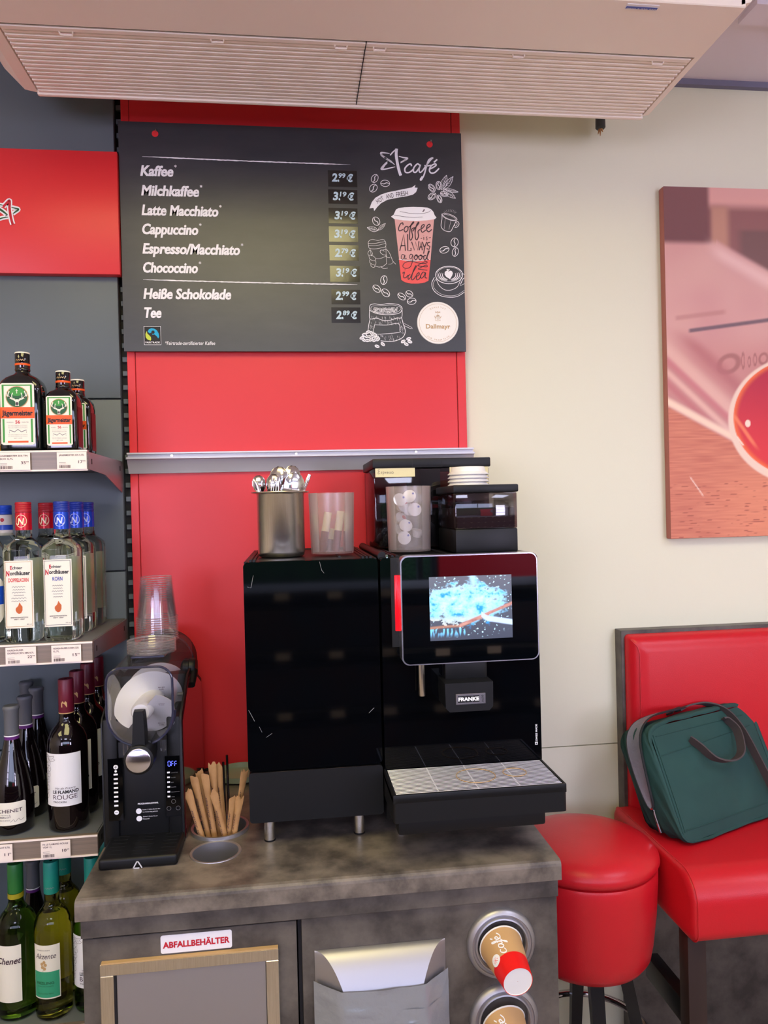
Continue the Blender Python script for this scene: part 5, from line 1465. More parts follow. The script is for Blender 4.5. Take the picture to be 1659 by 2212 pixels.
for (x, y) in ((.222, -.458), (.49, -.44), (.222, -.10), (.49, -.10)):
    b = MB('steel').lathe([(.0001, 0), (.0125, 0), (.0125, .012), (.010, .04)], x, y, .930, 28); b.use('black').lathe([(.0125, .0105), (.0127, .012), (.0125, .06)], x, y, .93, 28); b.build('foot', cm_)
# bean hopper
hp_ = MB('tint')
hx0, hx1, hy0, hy1 = .203, .490, -.265, -.035
hp_.box(hx0, hx1, hy0, hy1, 1.53, 1.725, .004)
ho = hp_.build('bean_hopper', cm_); ho['label'] = 'smoked clear bean hopper with black lid'
MB('black').box(hx0 + .115, hx0 + .165, hy0 + .004, hy1 - .004, 1.532, 1.722).build('divider', ho)
MB(pm('dark coffee beans', c(24, 18, 18), .5, bump=(160, 1, .004))).box(hx0 + .02, hx1 - .02, hy0 + .03, hy1 - .02, 1.532, 1.64, .01).build('beans', ho)
b = MB('black')
b.box(hx0 - .003, hx1 + .004, hy0 - .004, hy1 + .004, 1.725, 1.748, .003)
b.use('gap').box(hx0 + .094, hx0 + .0955, hy0 - .0045, hy0 - .003, 1.7265, 1.7475).box(hx0 + .168, hx0 + .1695, hy0 - .0045, hy0 - .003, 1.7265, 1.7475).box(hx0 + .094, hx0 + .1695, hy0 - .0045, hy0 - .003, 1.7262, 1.7272)
b.build('lid', ho)
for (pa_, pb_, s_) in (((811, 1031), (896, 1009), 'Espresso'), ((972, 1046), (1054, 1005), None)):
    A_, B_ = at(pa_[0], pa_[1], hy0 - .001), at(pb_[0], pb_[1], hy0 - .001)
    tp = MB(pm('masking tape', c(232, 222, 172), .6)).box(A_.x, B_.x, hy0 - .0009, hy0 + .0005, A_.z, B_.z).build('tape_label', ho, 0)
    if s_:
        k = MB('ink'); fq = lambda x, y: (x, hy0 - .0016, y); L0, Z0 = A_.x + .006, A_.z + .0075; u_ = .0062
        for st_ in ([(.9, 1.6), (.3, 1.7), (.2, 1.1), (.7, .95), (.1, .6), (.2, .05), (.9, .2)], [(1.7, .8), (1.3, .75), (1.6, .35), (1.2, .1)], [(2.0, .9), (2.1, -.6)], [(2.05, .7), (2.5, .8), (2.4, .2), (2.05, .3)], [(2.9, .8), (3.0, .1)], [(2.95, .5), (3.3, .8)], [(3.5, .4), (4.0, .5), (3.8, .8), (3.5, .4), (3.9, .1)], [(4.6, .8), (4.3, .6), (4.6, .3), (4.2, .1)], [(5.2, .8), (4.9, .6), (5.2, .3), (4.8, .1)]):
            stroke(k, [(L0 + x * u_, Z0 + y * u_) for x, y in st_], .0007, fq)
        stroke(k, ell(L0 + 5.8 * u_, Z0 + .45 * u_, .0022, .0022, 0, 10), .0007, fq, closed=True); k.build('lettering', tp, 0)
# powder container
px0, px1, py0, py1 = .3555, .4945, -.480, -.288
b = MB('tint').box(px0, px1, py0, py1, 1.578, 1.657, .003); po = b.build('powder_container', cm_); po['label'] = 'smoked powder container with flat black lid'
MB('black').box(px0, px1, py0, py1, 1.5265, 1.578, .003).build('base', po)
MB(pm('cocoa powder', c(84, 66, 70), .9)).box(px0 + .004, px1 - .004, py0 + .004, py1 - .004, 1.578, 1.624, .004).build('powder', po)
MB('black').box(px0 - .004, px1 + .003, py0 - .004, py1 + .004, 1.6575, 1.6745, .003).build('lid', po)

# white cup lids piled on the powder container
for i in range(4):
    q = MB('white').lathe([(.0455, 0), (.0470, .0006), (.0470, .0024), (.0445, .0036), (.0435, .006), (.0405, .0075), (.0385, .017), (.0370, .0185), (.0345, .0165), (.0001, .0160)], 0, 0, 0, 48)
    o = q.build('white_cup_lid', None, 50, True); o['category'] = 'lid'
    place(o, (.4085, -.385, 1.675 + i * .0082), label='white cup lid on the powder container, %s of the pile' % ('lowest', 'second from the bottom', 'second from the top', 'topmost')[i], group='piled white cup lids')

# steel pot with cutlery
PX, PY, PZ = -.0215, -.372, 1.5245
pp = MB('steel').lathe([(.0001, .001), (.047, .001), (.0505, .004), (.0525, .012), (.0525, .140), (.0545, .1425), (.0640, .1440), (.0645, .1455), (.0640, .1465), (.0530, .1460), (.0505, .142), (.0505, .006), (.0001, .004)], PX, PY, PZ, 64)
pp.solo('cutlery_pot', 'round brushed steel pot of cutlery on the milk cooler', 'pot', (PX, PY, PZ))
def spoon(tip, ang, tilt, big, label):
    h = MB('cutlery')
    L_ = .175 * big; w_ = .0215 * big; bl = .030 * big
    secs = []
    for t_, ww, dz in ((0, .25, 0), (.08, .62, -.0025), (.25, .92, -.006), (.5, 1, -.008), (.75, .78, -.006), (.93, .35, -.002), (1, .14, 0)):
        x = -t_ * bl * 2
        secs.append([(ww * w_ * math.cos(a_) * 1.0, (dz if abs(math.cos(a_)) < .9 else 0) + .0006 * math.sin(a_) + (.004 * big if False else 0), x) for a_ in [2 * PI * k / 14 for k in range(14)]])
    h.loft(secs)
    h.tube([(0, 0, -2 * bl + .004), (0, .001, -2 * bl - .03), (0, 0, -L_)], [.0028 * big, .0022 * big, .0035 * big], 8)
    o = h.build('spoon', None, 60, True); o.rotation_euler = (tilt, math.radians(ang), random.uniform(-.3, .3)); o.location = tip; return tag(o, label, 'spoon', 'spoons in the steel pot')
def fork(tip, ang, tilt, label, spin=0):
    h = MB('cutlery')
    for i in range(4): x = -.0085 + i * .0057; h.tube([(x, 0, 0), (x * 1.03, .002, -.028), (x * .9, .002, -.04)], [.0007, .0013, .0015], 6)
    h.loft([[(w_ * math.cos(a_), .002 + .0009 * math.sin(a_), z) for a_ in [2 * PI * k / 10 for k in range(10)]] for z, w_ in ((-.036, .0105), (-.048, .0100), (-.062, .004), (-.12, .003), (-.175, .005))])
    o = h.build('fork', None, 60, True); o.rotation_euler = (tilt, math.radians(ang), spin); o.location = tip; return tag(o, label, 'fork', 'forks in the steel pot')
random.seed(2)
sc = lambda px, py, Y: tuple(at(px, py, Y))
spoon(sc(638, 1021, -.395), 6, .12, 1.15, 'largest spoon, its round bowl facing front')
spoon(sc(633, 1006, -.345), 8, -.05, .95, 'spoon standing highest behind the large bowl')
spoon(sc(605, 1008, -.36), 8, -.05, 1.05, 'spoon seen from its dark inner side in the middle')
spoon(sc(592, 1024, -.375), 5, .0, .8, 'small bright spoon left of the dark one')
spoon(sc(620, 1028, -.36), 9, .0, 1.0, 'spoon half hidden left behind the large bowl')
spoon(sc(557, 1027, -.37), -6, .0, .7, 'slim spoon at the left edge')
fork(sc(596, 1030, -.40), 4, .04, 'fork upright in front of the dark spoon', .5)
fork(sc(574, 1036, -.355), -8, -.02, 'fork behind on the left side', .8)
fork(sc(641, 1046, -.392), 5, .03, 'fork hidden in front of the large spoon', 0)
h = MB('chrome').loft([[(w_ * math.cos(a_), .0016 * math.sin(a_), z) for a_ in [2 * PI * k / 10 for k in range(10)]] for z, w_ in ((0, .0035), (-.01, .0045), (-.03, .0035), (-.12, .003), (-.17, .003))])
o = h.build('knife', None, 60, True); o.location = sc(669, 1025, -.37); o.rotation_euler = (0, math.radians(22), 0); tag(o, 'knife handle leaning out to the right of the pot', 'knife')
h = MB('chrome').loft([[(w_ * math.cos(a_), .0016 * math.sin(a_), z) for a_ in [2 * PI * k / 10 for k in range(10)]] for z, w_ in ((0, .004), (-.012, .0055), (-.03, .0045), (-.10, .003), (-.16, .003))])
o = h.build('knife', None, 60, True); o.location = sc(552, 1042, -.385); o.rotation_euler = (0, math.radians(-20), .3); tag(o, 'knife handle resting on the left rim of the pot', 'knife')

# frosted tumblers and what is in them
def tumbler(x, y, z, r0, r1, h, label):
    q = MB('frost').lathe([(.0001, .0015), (r0 - .001, .0015), (r0, .004), (r1, h), (r1 - .0016, h), (r0 - .0016, .006), (.0001, .004)], x, y, z, 56)
    return q.solo('frosted_tumbler', label, 'tumbler', (x, y, z), 'frosted tumblers')
T1, T2 = (.0925, -.382), (.2655, -.402)
tumbler(T1[0], T1[1], 1.5285, .0480, .0515, .137, 'frosted tumbler of sugar sticks beside the steel pot')
tumbler(T2[0], T2[1], 1.5290, .0475, .0505, .147, 'frosted tumbler of coffee creamer cups in front of the hopper')
def stick(x, y, lean, ln, label, w_=.0062):
    t_ = thing('sugar_stick', label, 'sachet', (x, y, 1.534), 'sugar sticks in the frosted tumbler')
    tp = Vector((x + lean, y + .005, 1.534 + ln)); B = Vector((x, y, 1.534)); d = tp - B; m_ = B + d * .52
    MB(pm('dark red stick paper', c(120, 44, 44), .5)).tube([B, m_], w_, 10).build('lower_half', t_)
    MB(pm('ivory stick paper', c(236, 222, 170), .5)).tube([m_, tp], w_, 10).build('upper_half', t_)
stick(.068, -.400, .016, .088, 'sugar stick leaning right at the front of its tumbler, left one', .0085)
stick(.098, -.402, .014, .090, 'sugar stick at the front centre of its tumbler, standing steep', .0085)
stick(.122, -.390, .004, .086, 'sugar stick at the right side of its tumbler')
stick(.062, -.372, -.008, .084, 'sugar stick at the left side of its tumbler', .005)
stick(.085, -.360, .01, .05, 'short sugar stick lying low at the back of its tumbler')
random.seed(8)
def pod(px, py, dy, tlt, label, red=False):
    q = at(879 + (px - 879) * .8, py, T2[1] + dy + .014)
    t_ = thing('creamer_cup', label, 'creamer', tuple(q), 'creamer cups in the frosted tumbler')
    MB('white').lathe([(.0085, 0), (.0095, .001), (.0125, .014), (.0150, .0155), (.0150, .0165)], q.x, q.y, q.z, 24).lathe([(.0001, 0), (.0085, 0)], q.x, q.y, q.z, 24).build('cup', t_)
    m_ = MB(pm('creamer lid foil', c(235, 238, 246), .35)).lathe([(.0001, .017), (.0150, .017)], q.x, q.y, q.z, 24)
    m_.use('signred' if red else pm('blue dot', c(40, 80, 190), .5)); m_.prism(ell(q.x + .0085, q.y + .006, .0060 if red else .0024, .0045 if red else .0024), lambda x, y: (x, y, q.z + .0172), lambda x, y: (x, y, q.z + .0176))
    m_.build('foil_lid', t_)
    t_.rotation_euler = tlt
for px, py, dy, tl, lb_, rd in ((853, 1084, -.030, (1.3, .1, .2), 'creamer cup with blue dot near the rim, left', False), (890, 1077, -.02, (1.25, 0, -.4), 'creamer cup touching the top right of the pile', False), (899, 1104, -.026, (1.35, 0, -.1), 'creamer cup in the middle right', False),
                                (860, 1098, .0, (1.2, .3, .3), 'creamer cup with red foil behind the upper left one', True), (882, 1106, .0, (1.2, .2, 0), 'creamer cup with red foil in the centre', True), (872, 1142, -.02, (1.1, 0, .1), 'creamer cup lying above the lowest one', False),
                                (867, 1164, -.030, (1.4, .1, .1), 'creamer cup at the bottom front', False), (850, 1125, .0, (1.2, .4, .5), 'creamer cup with red foil at the left wall', True), (905, 1160, .005, (.2, .2, 0), 'creamer cup lying flat at the bottom right', False), (852, 1146, .01, (1.3, 0, .4), 'creamer cup with red foil at the lower left', True)):
    pod(px, py, dy, tl, lb_, rd)

# ------------------------------------------------------------------ cup dispensers and cups
def dispenser(cx_, cz_, label, tipx, tipy, label2):
    m_ = MB('steel')
    m_.lathe([(.0001, .002), (.046, .002)], cx_, -.642, cz_, 56, 'Y')
    m_.use('alum').lathe([(.0690, 0), (.0690, -.004), (.0660, -.010), (.0600, -.013), (.0585, -.010), (.0550, -.009), (.0530, -.013), (.0505, -.014), (.0480, -.010), (.0470, .0), (.0465, .0015)], cx_, -.642, cz_, 64, 'Y')
    m_.solo('cup_dispenser', label, 'cup dispenser', (cx_, -.642, cz_), 'cup dispensers in the cabinet front')
    B = Vector((cx_ - .002, -.650, cz_ - .002)); T = at(tipx, tipy, -.745); d = (T - B); L = d.length; d.normalize()
    u_ = Vector((1, 0, 0)); u_ = (u_ - d * u_.dot(d)).normalized(); v_ = d.cross(u_)
    if v_.z < 0: v_ = -v_; u_ = u_
    t_ = thing('paper_cup', label2, 'cup', tuple(T), 'paper cups in the dispensers')
    def ring(tt, r): P_ = B + d * (L * tt); return [tuple(P_ + u_ * (r * math.cos(a_)) + v_ * (r * math.sin(a_))) for a_ in [2 * PI * k / 48 for k in range(48)]]
    r0, r1 = .0420, .0285
    MB('kraftcup').loft([ring(0.02, r0), ring(.62, r0 + (r1 - r0) * .62)], caps=False).build('sleeve', t_)
    MB(pm('bright red cup band', c(236, 28, 26), .4)).loft([ring(.62, r0 + (r1 - r0) * .62), ring(1, r1), ring(1, r1 - .001)], caps=False).build('red_band', t_)
    MB('white').loft([ring(1.0, r1 - .001), ring(.985, r1 - .0012), ring(.985, .0005)], caps=False).build('base', t_)
    MB('white').tube(ring(.015, r0 + .0003), .0016, 8, closed=True).build('rim', t_)
    k = MB('chalk')
    def cf(e): return lambda s_, a_: tuple(B + d * (L * s_) + (u_ * math.cos(a_) + v_ * math.sin(a_)) * (r0 + (r1 - r0) * s_ + e))
    g = cf(.0006)
    # script word running along the cup
    A0 = math.radians(100)
    Q = lambda x, y: g(.66 - x * .56, A0 + 1.0 - y * .62 + 0.0)
    Q = lambda x, y: g(.62 - x * .52, math.radians(92) + y * .75)
    for st_ in ([(.24, .62), (.16, .70), (.06, .55), (.04, .35), (.12, .28), (.22, .36)], [(.46, .60), (.36, .66), (.27, .45), (.33, .30), (.43, .45), (.47, .62), (.44, .36), (.52, .32)], [(.52, .34), (.66, .75), (.70, .98), (.64, .92), (.58, .50), (.50, .05), (.43, -.02), (.50, .18), (.64, .35)], [(.54, .60), (.70, .64)], [(.66, .42), (.80, .52), (.78, .66), (.68, .52), (.70, .32), (.82, .30), (.95, .44)], [(.80, .82), (.90, .96)]):
        stroke(k, st_, .055, Q)
    k.build('lettering', t_, 0)
    k = MB('chalk'); q_ = cf(.0008); poly(k, ell(.60, math.radians(150), .11, .32), q_); k.use('cupred'); 
    for i in range(4): a_ = i * PI / 4; stroke(k, [(.60 + .06 * math.cos(a_), math.radians(150) + .18 * math.sin(a_)), (.60 - .06 * math.cos(a_), math.radians(150) - .18 * math.sin(a_))], .012, cf(.0011), smooth=False)
    k.build('emblem', t_, 0)
dispenser(.3905, .7665, 'upper round metal cup dispenser in the cabinet front', 1119, 2121, 'brown paper cup with red band in the upper dispenser')
dispenser(.3925, .6165, 'lower round metal cup dispenser cut by the photo edge', 1130, 2318, 'brown paper cup in the lower dispenser')

# taped chute
tc_ = thing('napkin_dispenser', 'silver pillow shaped dispenser bound with grey duct tape on the cabinet front', 'dispenser', (.150, -.645, .70))
b = MB('alum')
ax0, ax1, az1, az0 = .0245, .2785, .7855, .54
rows_ = 12
secs = []
for i in range(rows_ + 1):
    t_ = (i / rows_) ** 2; z = az1 - .062 * t_; prot = .048 * t_ ** .62
    ins = .053 * t_ ** .45
    y = -.643 - prot
    secs.append([(ax0, -.6435, z), (ax0 + ins, y, z), (ax1 - ins, y, z), (ax1, -.6435, z)])
z = .56; secs.append([(ax0, -.6435, z), (ax0 + .053, -.691, z), (ax1 - .053, -.691, z), (ax1, -.6435, z)])
b.loft(secs, closed=False, caps=False)
b.build('body', tc_, 30)
b = MB('tape')
n = 26; 
for (zt_a, zt_b, seed) in ((.731, .665, 1), (.688, .56, 2)):
    vs, fs = [], []
    for j in range(9):
        for i in range(n + 1):
            s_ = i / n; z = zt_a + (zt_b - zt_a) * j / 8
            if s_ < .2: x = ax0 - .003 + s_ / .2 * .052; y = -.6435 - s_ / .2 * .046
            elif s_ > .8: x = ax1 + .004 - (1 - s_) / .2 * .052; y = -.6435 - (1 - s_) / .2 * .046
            else: x = ax0 + .049 + (s_ - .2) / .6 * (ax1 - ax0 - .097); y = -.6895
            w1 = noise.noise(Vector((s_ * 5, j * .5, seed * 7))) * .006 + abs(noise.noise(Vector((s_ * 3 + z * 60, z * 90, seed)))) * .0035
            vs.append((x, y - .0035 - abs(w1) - .001 * seed, z + noise.noise(Vector((s_ * 4, seed * 3, 0))) * .004 * (1 if j in (0, 8) else .3)))
    for j in range(8):
        for i in range(n): k_ = j * (n + 1) + i; fs.append((k_, k_ + 1, k_ + n + 2, k_ + n + 1))
    b.add(vs, fs)
b.build('duct_tape', tc_, 60)
# ------------------------------------------------------------------ bench
be = thing('bench', 'red upholstered bench with dark back board at the right wall', 'bench', (1.6, -.22, 0))
b = MB('lamdark').box(.9355, 2.5, -.012, .029, .0, 1.258, .0015, 1); b.build('back_board', be, 30)
cx0 = at(1352, 1420, -.02).x; cz1 = at(1400, 1370, -.03).z
b = MB('leather')
secs = []
X0, X1, Z0, Z1 = cx0, 2.45, .74, cz1
for y, ins in ((-.0125, .0), (-.020, .0), (-.040, .010), (-.052, .026), (-.056, .05)):
    secs.append([(p, y, q) for p, q in rrect(X0 + ins, X1 - ins, Z0, Z1 - ins * .9, .012, 4)])
b.loft(secs); bo = b.build('backrest', be, 50)
b = MB('leather').tube([(X0 + .027, -.0535, Z0), (X0 + .027, -.0535, Z1 - .05), (X0 + .022, -.049, Z1 - .03), (X0 + .008, -.036, Z1 - .012)], .0018, 6); b.build('piping', bo)
b = MB('leather')
SX, SY0, SY1, SZ0, SZ1 = .898, -.452, -.010, .598, .756
secs = []
def sp_(x, rr): 
    pts = []
    for (yy, zz, r_, a0) in ((SY0, SZ1, .070, 90), (SY0, SZ0, .030, 180), (SY1, SZ0, .01, 270), (SY1, SZ1, .02, 0)):
        r2 = r_ ; cy_ = yy + (r2 + rr) * (1 if yy == SY0 else -1); cz_ = zz + (r2 + rr) * (1 if zz == SZ0 else -1)
        for i in range(8): a_ = math.radians(a0 + 90 * i / 7); pts.append((x, cy_ + r2 * math.cos(a_), cz_ + r2 * math.sin(a_)))
    return pts
for dx_, rr in ((0, .014), (.003, .007), (.008, .002), (.014, 0)): secs.append(sp_(SX + dx_, rr))
secs.append(sp_(2.45, 0)); b.loft(secs); so = b.build('seat', be, 50)
b = MB('leather').tube([(SX + .012, p[1], p[2]) for p in sp_(0, -.0003)], .0016, 6, closed=True); b.build('piping', so)
for x in (.908, 1.65, 2.36): MB('wood').box(x, x + .046, -.405, -.362, 0, .600, .002).build('leg', be)
MB('blackwood').box(.915, .950, -.362, -.165, .355, .415, .002).build('foot_beam', be)

# ------------------------------------------------------------------ bar stool
st_ = thing('bar_stool', 'round red bar stool with black legs between counter and bench', 'stool', (.7125, -.262, 0))
sx, sy = .7125, -.262
MB('leather').lathe([(.0001, .800), (.06, .799), (.11, .795), (.148, .787), (.168, .776), (.179, .762), (.1815, .750), (.177, .739), (.158, .733)], sx, sy, 0, 72).build('seat', st_, 60)
MB('leather').lathe([(.158, .735), (.174, .733), (.1765, .727), (.176, .70), (.171, .62), (.162, .545), (.156, .515), (.143, .497), (.12, .487), (.0001, .485)], sx, sy, 0, 72).build('padded_base', st_, 60)
for a_ in (172, 82, -18, -98):
    c_, s_ = math.cos(math.radians(a_)), math.sin(math.radians(a_))
    b = MB('blackwood'); 
    secs = []
    for z, r_, w_ in ((.49, .085, .0165), (0, .185, .0115)):
        X_, Y_ = sx + c_ * r_, sy + s_ * r_
        secs.append([(X_ + c_ * u * w_ - s_ * v * w_, Y_ + s_ * u * w_ + c_ * v * w_, z) for u, v in ((1, 1), (1, -1), (-1, -1), (-1, 1))])
    b.loft(secs).build('leg', st_, 20)
MB('chrome').tube([(sx + .152 * math.cos(i / 48 * 2 * PI), sy + .152 * math.sin(i / 48 * 2 * PI), .295) for i in range(48)], .009, 12, closed=True).build('foot_ring', st_)

# ------------------------------------------------------------------ green bag
A_ = Vector((.955, -.318, .757)); xh = Vector((.920, .392, 0)).normalized(); ln_ = math.radians(23)
nb = Vector((-xh.y, xh.x, 0)); zh = (nb * math.sin(ln_) + Vector((0, 0, 1)) * math.cos(ln_)).normalized(); yh = zh.cross(xh); 
if yh.y < 0: yh = -yh
BW, BH, BD = .445, .312, .115
lift = .004
A_ = A_ + Vector((0, 0, lift))
bag = thing('laptop_bag', 'dark green laptop bag with open zipper leaning on the red bench', 'bag', tuple(A_))
def bw(x, y, z):
    return tuple(A_ + xh * x + yh * y + zh * z)
M['bag'] = pm('dark green canvas', c(40, 70, 66), .75, spec=.3, bump=(900, .25, .0006), var=(5, c(48, 84, 78), .3))
M['bagstrap'] = pm('brown grey webbing', c(74, 66, 66), .7, bump=(800, .4, .0008))
M['lining'] = pm('light grey lining', c(124, 124, 134), .6, bump=(40, .8, .006))
M['zip'] = pm('dark zipper tape', c(30, 34, 36), .6)
b = MB('bag')
def bagsec(y, ins, bul=0):
    ring = []
    pts = rrect(ins, BW - ins, ins * .6, BH - ins, .04, 8)
    dense = []
    for i in range(len(pts)):
        p, q = Vector(pts[i]), Vector(pts[(i + 1) % len(pts)])
        m_ = max(1, int((q - p).length / .02))
        for k_ in range(m_): dense.append(p + (q - p) * k_ / m_)
    for p in dense:
        w_ = noise.noise(Vector((p.x * 14, y * 20, p.y * 14))) * .0035
        tl = max(0, 1 - (p.x + (BH - p.y)) / .12) * .012        # slumped open corner
        sh_ = max(0, 1 - p.y / .16) * y * math.tan(ln_)
        ring.append(bw(p.x + w_ * .6 - tl * .5, y + w_ * .6, p.y + w_ - tl + sh_))
    return ring
secs = [bagsec(y, i_) for y, i_ in ((.006, .014), (.002, .008), (.004, .003), (.014, 0), (.05, -.003), (.085, -.002), (.103, .001), (.112, .006), (.113, .014))]
b.loft(secs, caps=False)
# cloth front and back with soft bulge
for side, yy in ((0, .006), (1, .113)):
    vs, fs = [], []
    nx, nz = 34, 26
    for j in range(nz + 1):
        for i in range(nx + 1):
            u, v = i / nx, j / nz
            bul = math.sin(PI * u) ** .6 * math.sin(PI * v) ** .6 if 0 < u < 1 and 0 < v < 1 else 0
            wr = noise.noise(Vector((u * 6, v * 5, 2))) * .008 + noise.noise(Vector((u * 15, v * 13, 5))) * .0028 + .004 * math.sin((u * .7 + v) * 16 + 3 * u) * noise.noise(Vector((u * 3, v * 3, 8)))
            y = yy + (-1 if side == 0 else 1) * (bul * .012 + bul * wr * .9)
            x, z = .015 + (BW - .03) * u, .010 + (BH - .026) * v
            # keep inside the rounded corners
            r_ = .03
            cxn = min(max(x, .012 + r_), BW - .012 - r_); czn = min(max(z, .008 + r_), BH - .012 - r_)
            dd = Vector((x - cxn, z - czn))
            if dd.length > r_: dd = dd.normalized() * r_; x, z = cxn + dd.x, czn + dd.y; y = yy
            vs.append(bw(x, y, z + (max(0, 1 - z / .16) * .113 * math.tan(ln_) if side else 0)))
    for j in range(nz):
        for i in range(nx): k_ = j * (nx + 1) + i; fs.append((k_, k_ + 1, k_ + nx + 2, k_ + nx + 1))
    b.add(vs, fs)
b.build('body', bag, 70)
b = MB('bag')
def fl(x, z, e=.0035):               # a point just proud of the front cloth
    u, v = min(max((x - .015) / (BW - .03), 0), 1), min(max((z - .01) / (BH - .026), 0), 1)
    bul = math.sin(PI * u) ** .6 * math.sin(PI * v) ** .6 if 0 < u < 1 and 0 < v < 1 else 0
    wr = noise.noise(Vector((u * 6, v * 5, 2))) * .008 + noise.noise(Vector((u * 15, v * 13, 5))) * .0028 + .004 * math.sin((u * .7 + v) * 16 + 3 * u) * noise.noise(Vector((u * 3, v * 3, 8)))
    return bw(x, .006 - bul * .012 - bul * wr * .9 - e, z)
for pts in ([(.022, .035 + i * .022) for i in range(12)], [(.022 + i * .02, .038) for i in range(20)], [(.022 + i * .02, .222 + .001 * i) for i in range(20)], [(.03 + i * .02, .272) for i in range(19)]):
    b.tube([fl(x, z, .0006) for x, z in pts], .0016, 6)
b.build('seam', bag)
# open zipper: lining and dark tapes over the left side and top
path = [(-.012, .11), (-.014, .16), (-.013, .21), (-.008, .255), (.008, .286), (.040, .307), (.085, .316), (.15, .319), (.22, .318)]
def band(y0, y1, off, wdt=None):
    vs, fs = [], []
    for i, (x, z) in enumerate(catmull([(p[0], p[1]) for p in path], 5) and [(q.x, q.y) for q in catmull(path, 5)]):
        t_ = i / (5 * (len(path) - 1)); k_ = math.sin(PI * min(1, max(0, t_))) ** .55
        ya, yb = (y0(k_), y1(k_))
        cx_, cz_ = BW / 2, BH / 2
        d_ = Vector((x - .1, z - .15)); d_.normalize()
        vs += [bw(x + d_.x * off, ya, z + d_.y * off), bw(x + d_.x * (off + (.003 if wdt else -.006)), (ya + yb) / 2, z + d_.y * (off + (.003 if wdt else -.006))), bw(x + d_.x * off, yb, z + d_.y * off)]
    n_ = len(vs) // 3
    for i in range(n_ - 1):
        for q in (0, 1): fs.append((3 * i + q, 3 * i + 3 + q, 3 * i + 4 + q, 3 * i + 1 + q))
    return vs, fs
b = MB('lining'); vs, fs = band(lambda k_: .046 - .022 * k_, lambda k_: .052 + .018 * k_, .0115); b.add(vs, fs); b.build('lining', bag, 60)
b = MB('zip')
for f0, f1 in ((lambda k_: .040 - .022 * k_, lambda k_: .048 - .022 * k_), (lambda k_: .051 + .018 * k_, lambda k_: .058 + .018 * k_)):
    vs, fs = band(f0, f1, .0090, True); b.add(vs, fs)
b.build('zipper_tape', bag, 60)
b = MB('chrome').tube([bw(-.010, .054, .100), bw(-.016, .050, .085), bw(-.017, .047, .045)], .0032, 8); b.tube([bw(-.012, .050, .105), bw(-.012, .058, .105)], .005, 8); b.build('zipper_pull', bag)
def strap(pts, w_, th=.0022, side=None):
    Q = [bw(p.x, p.y, p.z) for p in catmull(pts, 8)]
    Q = [Vector(q) for q in Q]; sv = side or yh
    secs = []
    for i, q in enumerate(Q):
        t_ = (Q[min(i + 1, len(Q) - 1)] - Q[max(i - 1, 0)]).normalized()
        n_ = t_.cross(sv).normalized(); s_ = n_.cross(t_).normalized()
        secs.append([tuple(q + s_ * (w_ / 2 * a_) + n_ * (th * b_)) for a_, b_ in ((1, 1), (-1, 1), (-1, -1), (1, -1))])
    return secs
b = MB('bagstrap'); b.loft(strap([(.135, -.008, .245), (.145, -.022, .225), (.172, -.034, .185), (.225, -.040, .168), (.280, -.036, .183), (.308, -.026, .235), (.300, -.014, .268), (.290, -.008, .275)], .026)); b.build('handle', bag, 50)
b = MB('bagstrap'); b.loft(strap([(.200, .055, .322), (.240, .050, .330), (.285, .030, .325), (.318, .000, .296), (.336, -.018, .24), (.352, -.022, .16), (.372, -.018, .08), (.395, -.008, .012)], .024)); b.loft(strap([(.18, .07, .320), (.21, .075, .330), (.28, .075, .329), (.37, .07, .318)], .022)); b.build('shoulder_strap', bag, 50)

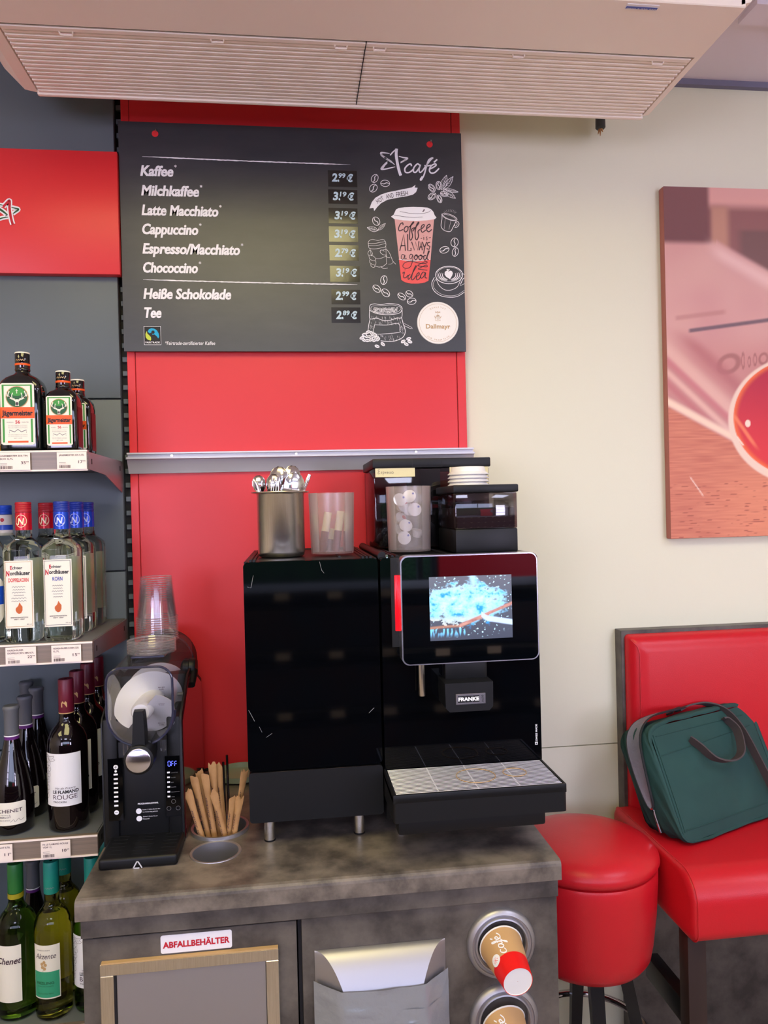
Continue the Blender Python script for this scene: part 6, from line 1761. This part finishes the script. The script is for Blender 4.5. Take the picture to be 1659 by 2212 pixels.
# ------------------------------------------------------------------ canvas picture
pt = thing('canvas_picture', 'large canvas print of a red cup on a wooden table hanging on the cream wall', 'picture', (1.5, .0, 2.03))
QX0, QX1, QZ0, QZ1 = 1.1015, 1.95, 1.517, 2.546
MB(pm('canvas side', c(176, 108, 96), .6)).box(QX0 - .001, QX1 + .001, .0005, .029, QZ0, QZ1, .004).build('canvas', pt)
def pic(u, v):
    X = 145 + u * (QX1 - QX0) / .285 * 581; Y = 130 + (1 - v) * 1985
    n1 = noise.noise(Vector((X / 260, Y / 260, 0)))
    n2 = noise.noise(Vector((X / 150, Y / 9, 3)))
    n3 = noise.noise(Vector((X / 60, Y / 5, 7)))
    col = mixc(c(214, 156, 150), c(222, 170, 158), .5 + n1)
    col = mixc(col, c(206, 142, 134), ss(900, 1150, Y))
    # blurred background on top
    top = mixc(c(134, 86, 84), c(120, 74, 74), (Y - 130) / 300)
    r_ = mixc(c(228, 168, 156), c(150, 98, 94), ss(200, 270, Y))
    col_t = ss(425, 465, X) * (1 - ss(520, 580, X)); r_ = mixc(r_, c(196, 142, 120), col_t * ss(210, 260, Y))
    r_ = mixc(r_, c(112, 84, 80), ss(580, 660, X) * ss(350, 385, Y) * .7)
    top = mixc(top, r_, ss(410, 450, X))
    edge = 445 if X < 470 else 430 + (X - 470) * .50
    col = mixc(top, col, ss(edge - 22, edge + 22, Y))
    d = abs((Y - 430) - (X - 470) * .50 - 60); col = mixc(col, c(240, 196, 186), ss(75, 0, d) * ss(380, 520, X) * .9)
    ly = 942 - (X - 290) * .125; col = mixc(col, c(96, 80, 92), ss(17, 5, abs(Y - ly)) * ss(275, 300, X) * .85)
    col = mixc(col, c(184, 122, 112), ss(22, 4, abs(Y - (872 - (X - 200) * .12))) * ss(190, 220, X) * (1 - ss(500, 540, X)) * .5)
    # blurred letters of the newspaper
    for (cx_, cy_, rx, ry) in ((535, 1130, 62, 46), (628, 1112, 9, 40), (668, 1118, 8, 26), (705, 1106, 10, 30), (760, 1100, 26, 28)):
        e = abs(math.hypot((X - cx_) / rx, (Y - cy_ - (X - cx_) * -.2) / ry) - 1); col = mixc(col, c(150, 88, 84), ss(.45, .1, e) * .6)
    # folded paper, diagonals
    dg = Y - (1080 + (X - 160) * .86)
    if Y > 950: col = mixc(col, c(236, 190, 172), ss(-120, -20, dg) * .8 * (1 - ss(0, 60, dg)))
    for o_, cc, w_ in ((-190, c(186, 112, 112), 90), (40, c(206, 120, 124), 45), (110, c(240, 196, 178), 40), (175, c(198, 116, 118), 45)):
        col = mixc(col, cc, ss(w_, 0, abs(dg - o_)) * .75 * ss(900, 1050, Y))
    wl = 1372 + (X - 150) * .50
    col = mixc(col, c(250, 218, 190), ss(40, 5, abs(Y - wl + 26)) * ss(960, 1100, Y))
    wood = mixc(c(220, 138, 108), c(198, 112, 90), .5 + n2 * .9); wood = mixc(wood, c(236, 150, 112), ss(250, 726, X) * ss(1600, 1900, Y) * .6)
    if n3 > .36 and Y > 1800: wood = mixc(wood, c(172, 90, 72), ss(.36, .6, n3))
    col = mixc(col, wood, ss(wl - 10, wl + 16, Y))
    col = mixc(col, c(240, 210, 190), ss(8, 2, abs((Y - 1765) - (X - 270) * 1.35)) * ss(268, 280, X) * (1 - ss(345, 362, X)))
    # red cup
    q = math.hypot((X - 1010) / 484, (Y - 1455) / 372)
    q2 = math.hypot((X - 1010) / 455, (Y - 1440) / 345)
    if q < 1.03:
        col = mixc(col, c(244, 214, 190), ss(1.02, .985, q))
        cup = mixc(c(186, 40, 66), c(226, 56, 62), ss(1100, 1700, Y)); cup = mixc(cup, c(250, 120, 60), ss(.90, .99, q2) * .8)
        st__ = ss(22, 4, abs((X - 560) - (Y - 1420) * .75)) * ss(1400, 1440, Y) * (1 - ss(1560, 1640, Y)); cup = mixc(cup, c(250, 140, 96), st__ * .8)
        cup = mixc(cup, c(255, 226, 200), ss(1.1, .8, math.hypot((X - 650) / 18, (Y - 1470) / 22)))
        cup = mixc(cup, c(255, 226, 200), ss(9, 3, abs((X - 590) - (Y - 1560) * .8)) * ss(1535, 1545, Y) * (1 - ss(1590, 1600, Y)))
        col = mixc(col, cup, ss(1.0, .985, q2))
    return col
vcol_grid('print', 300, 360, QX0, QX1, QZ0 + .001, QZ1 - .001, -.0002, pic, 'picture', pt)
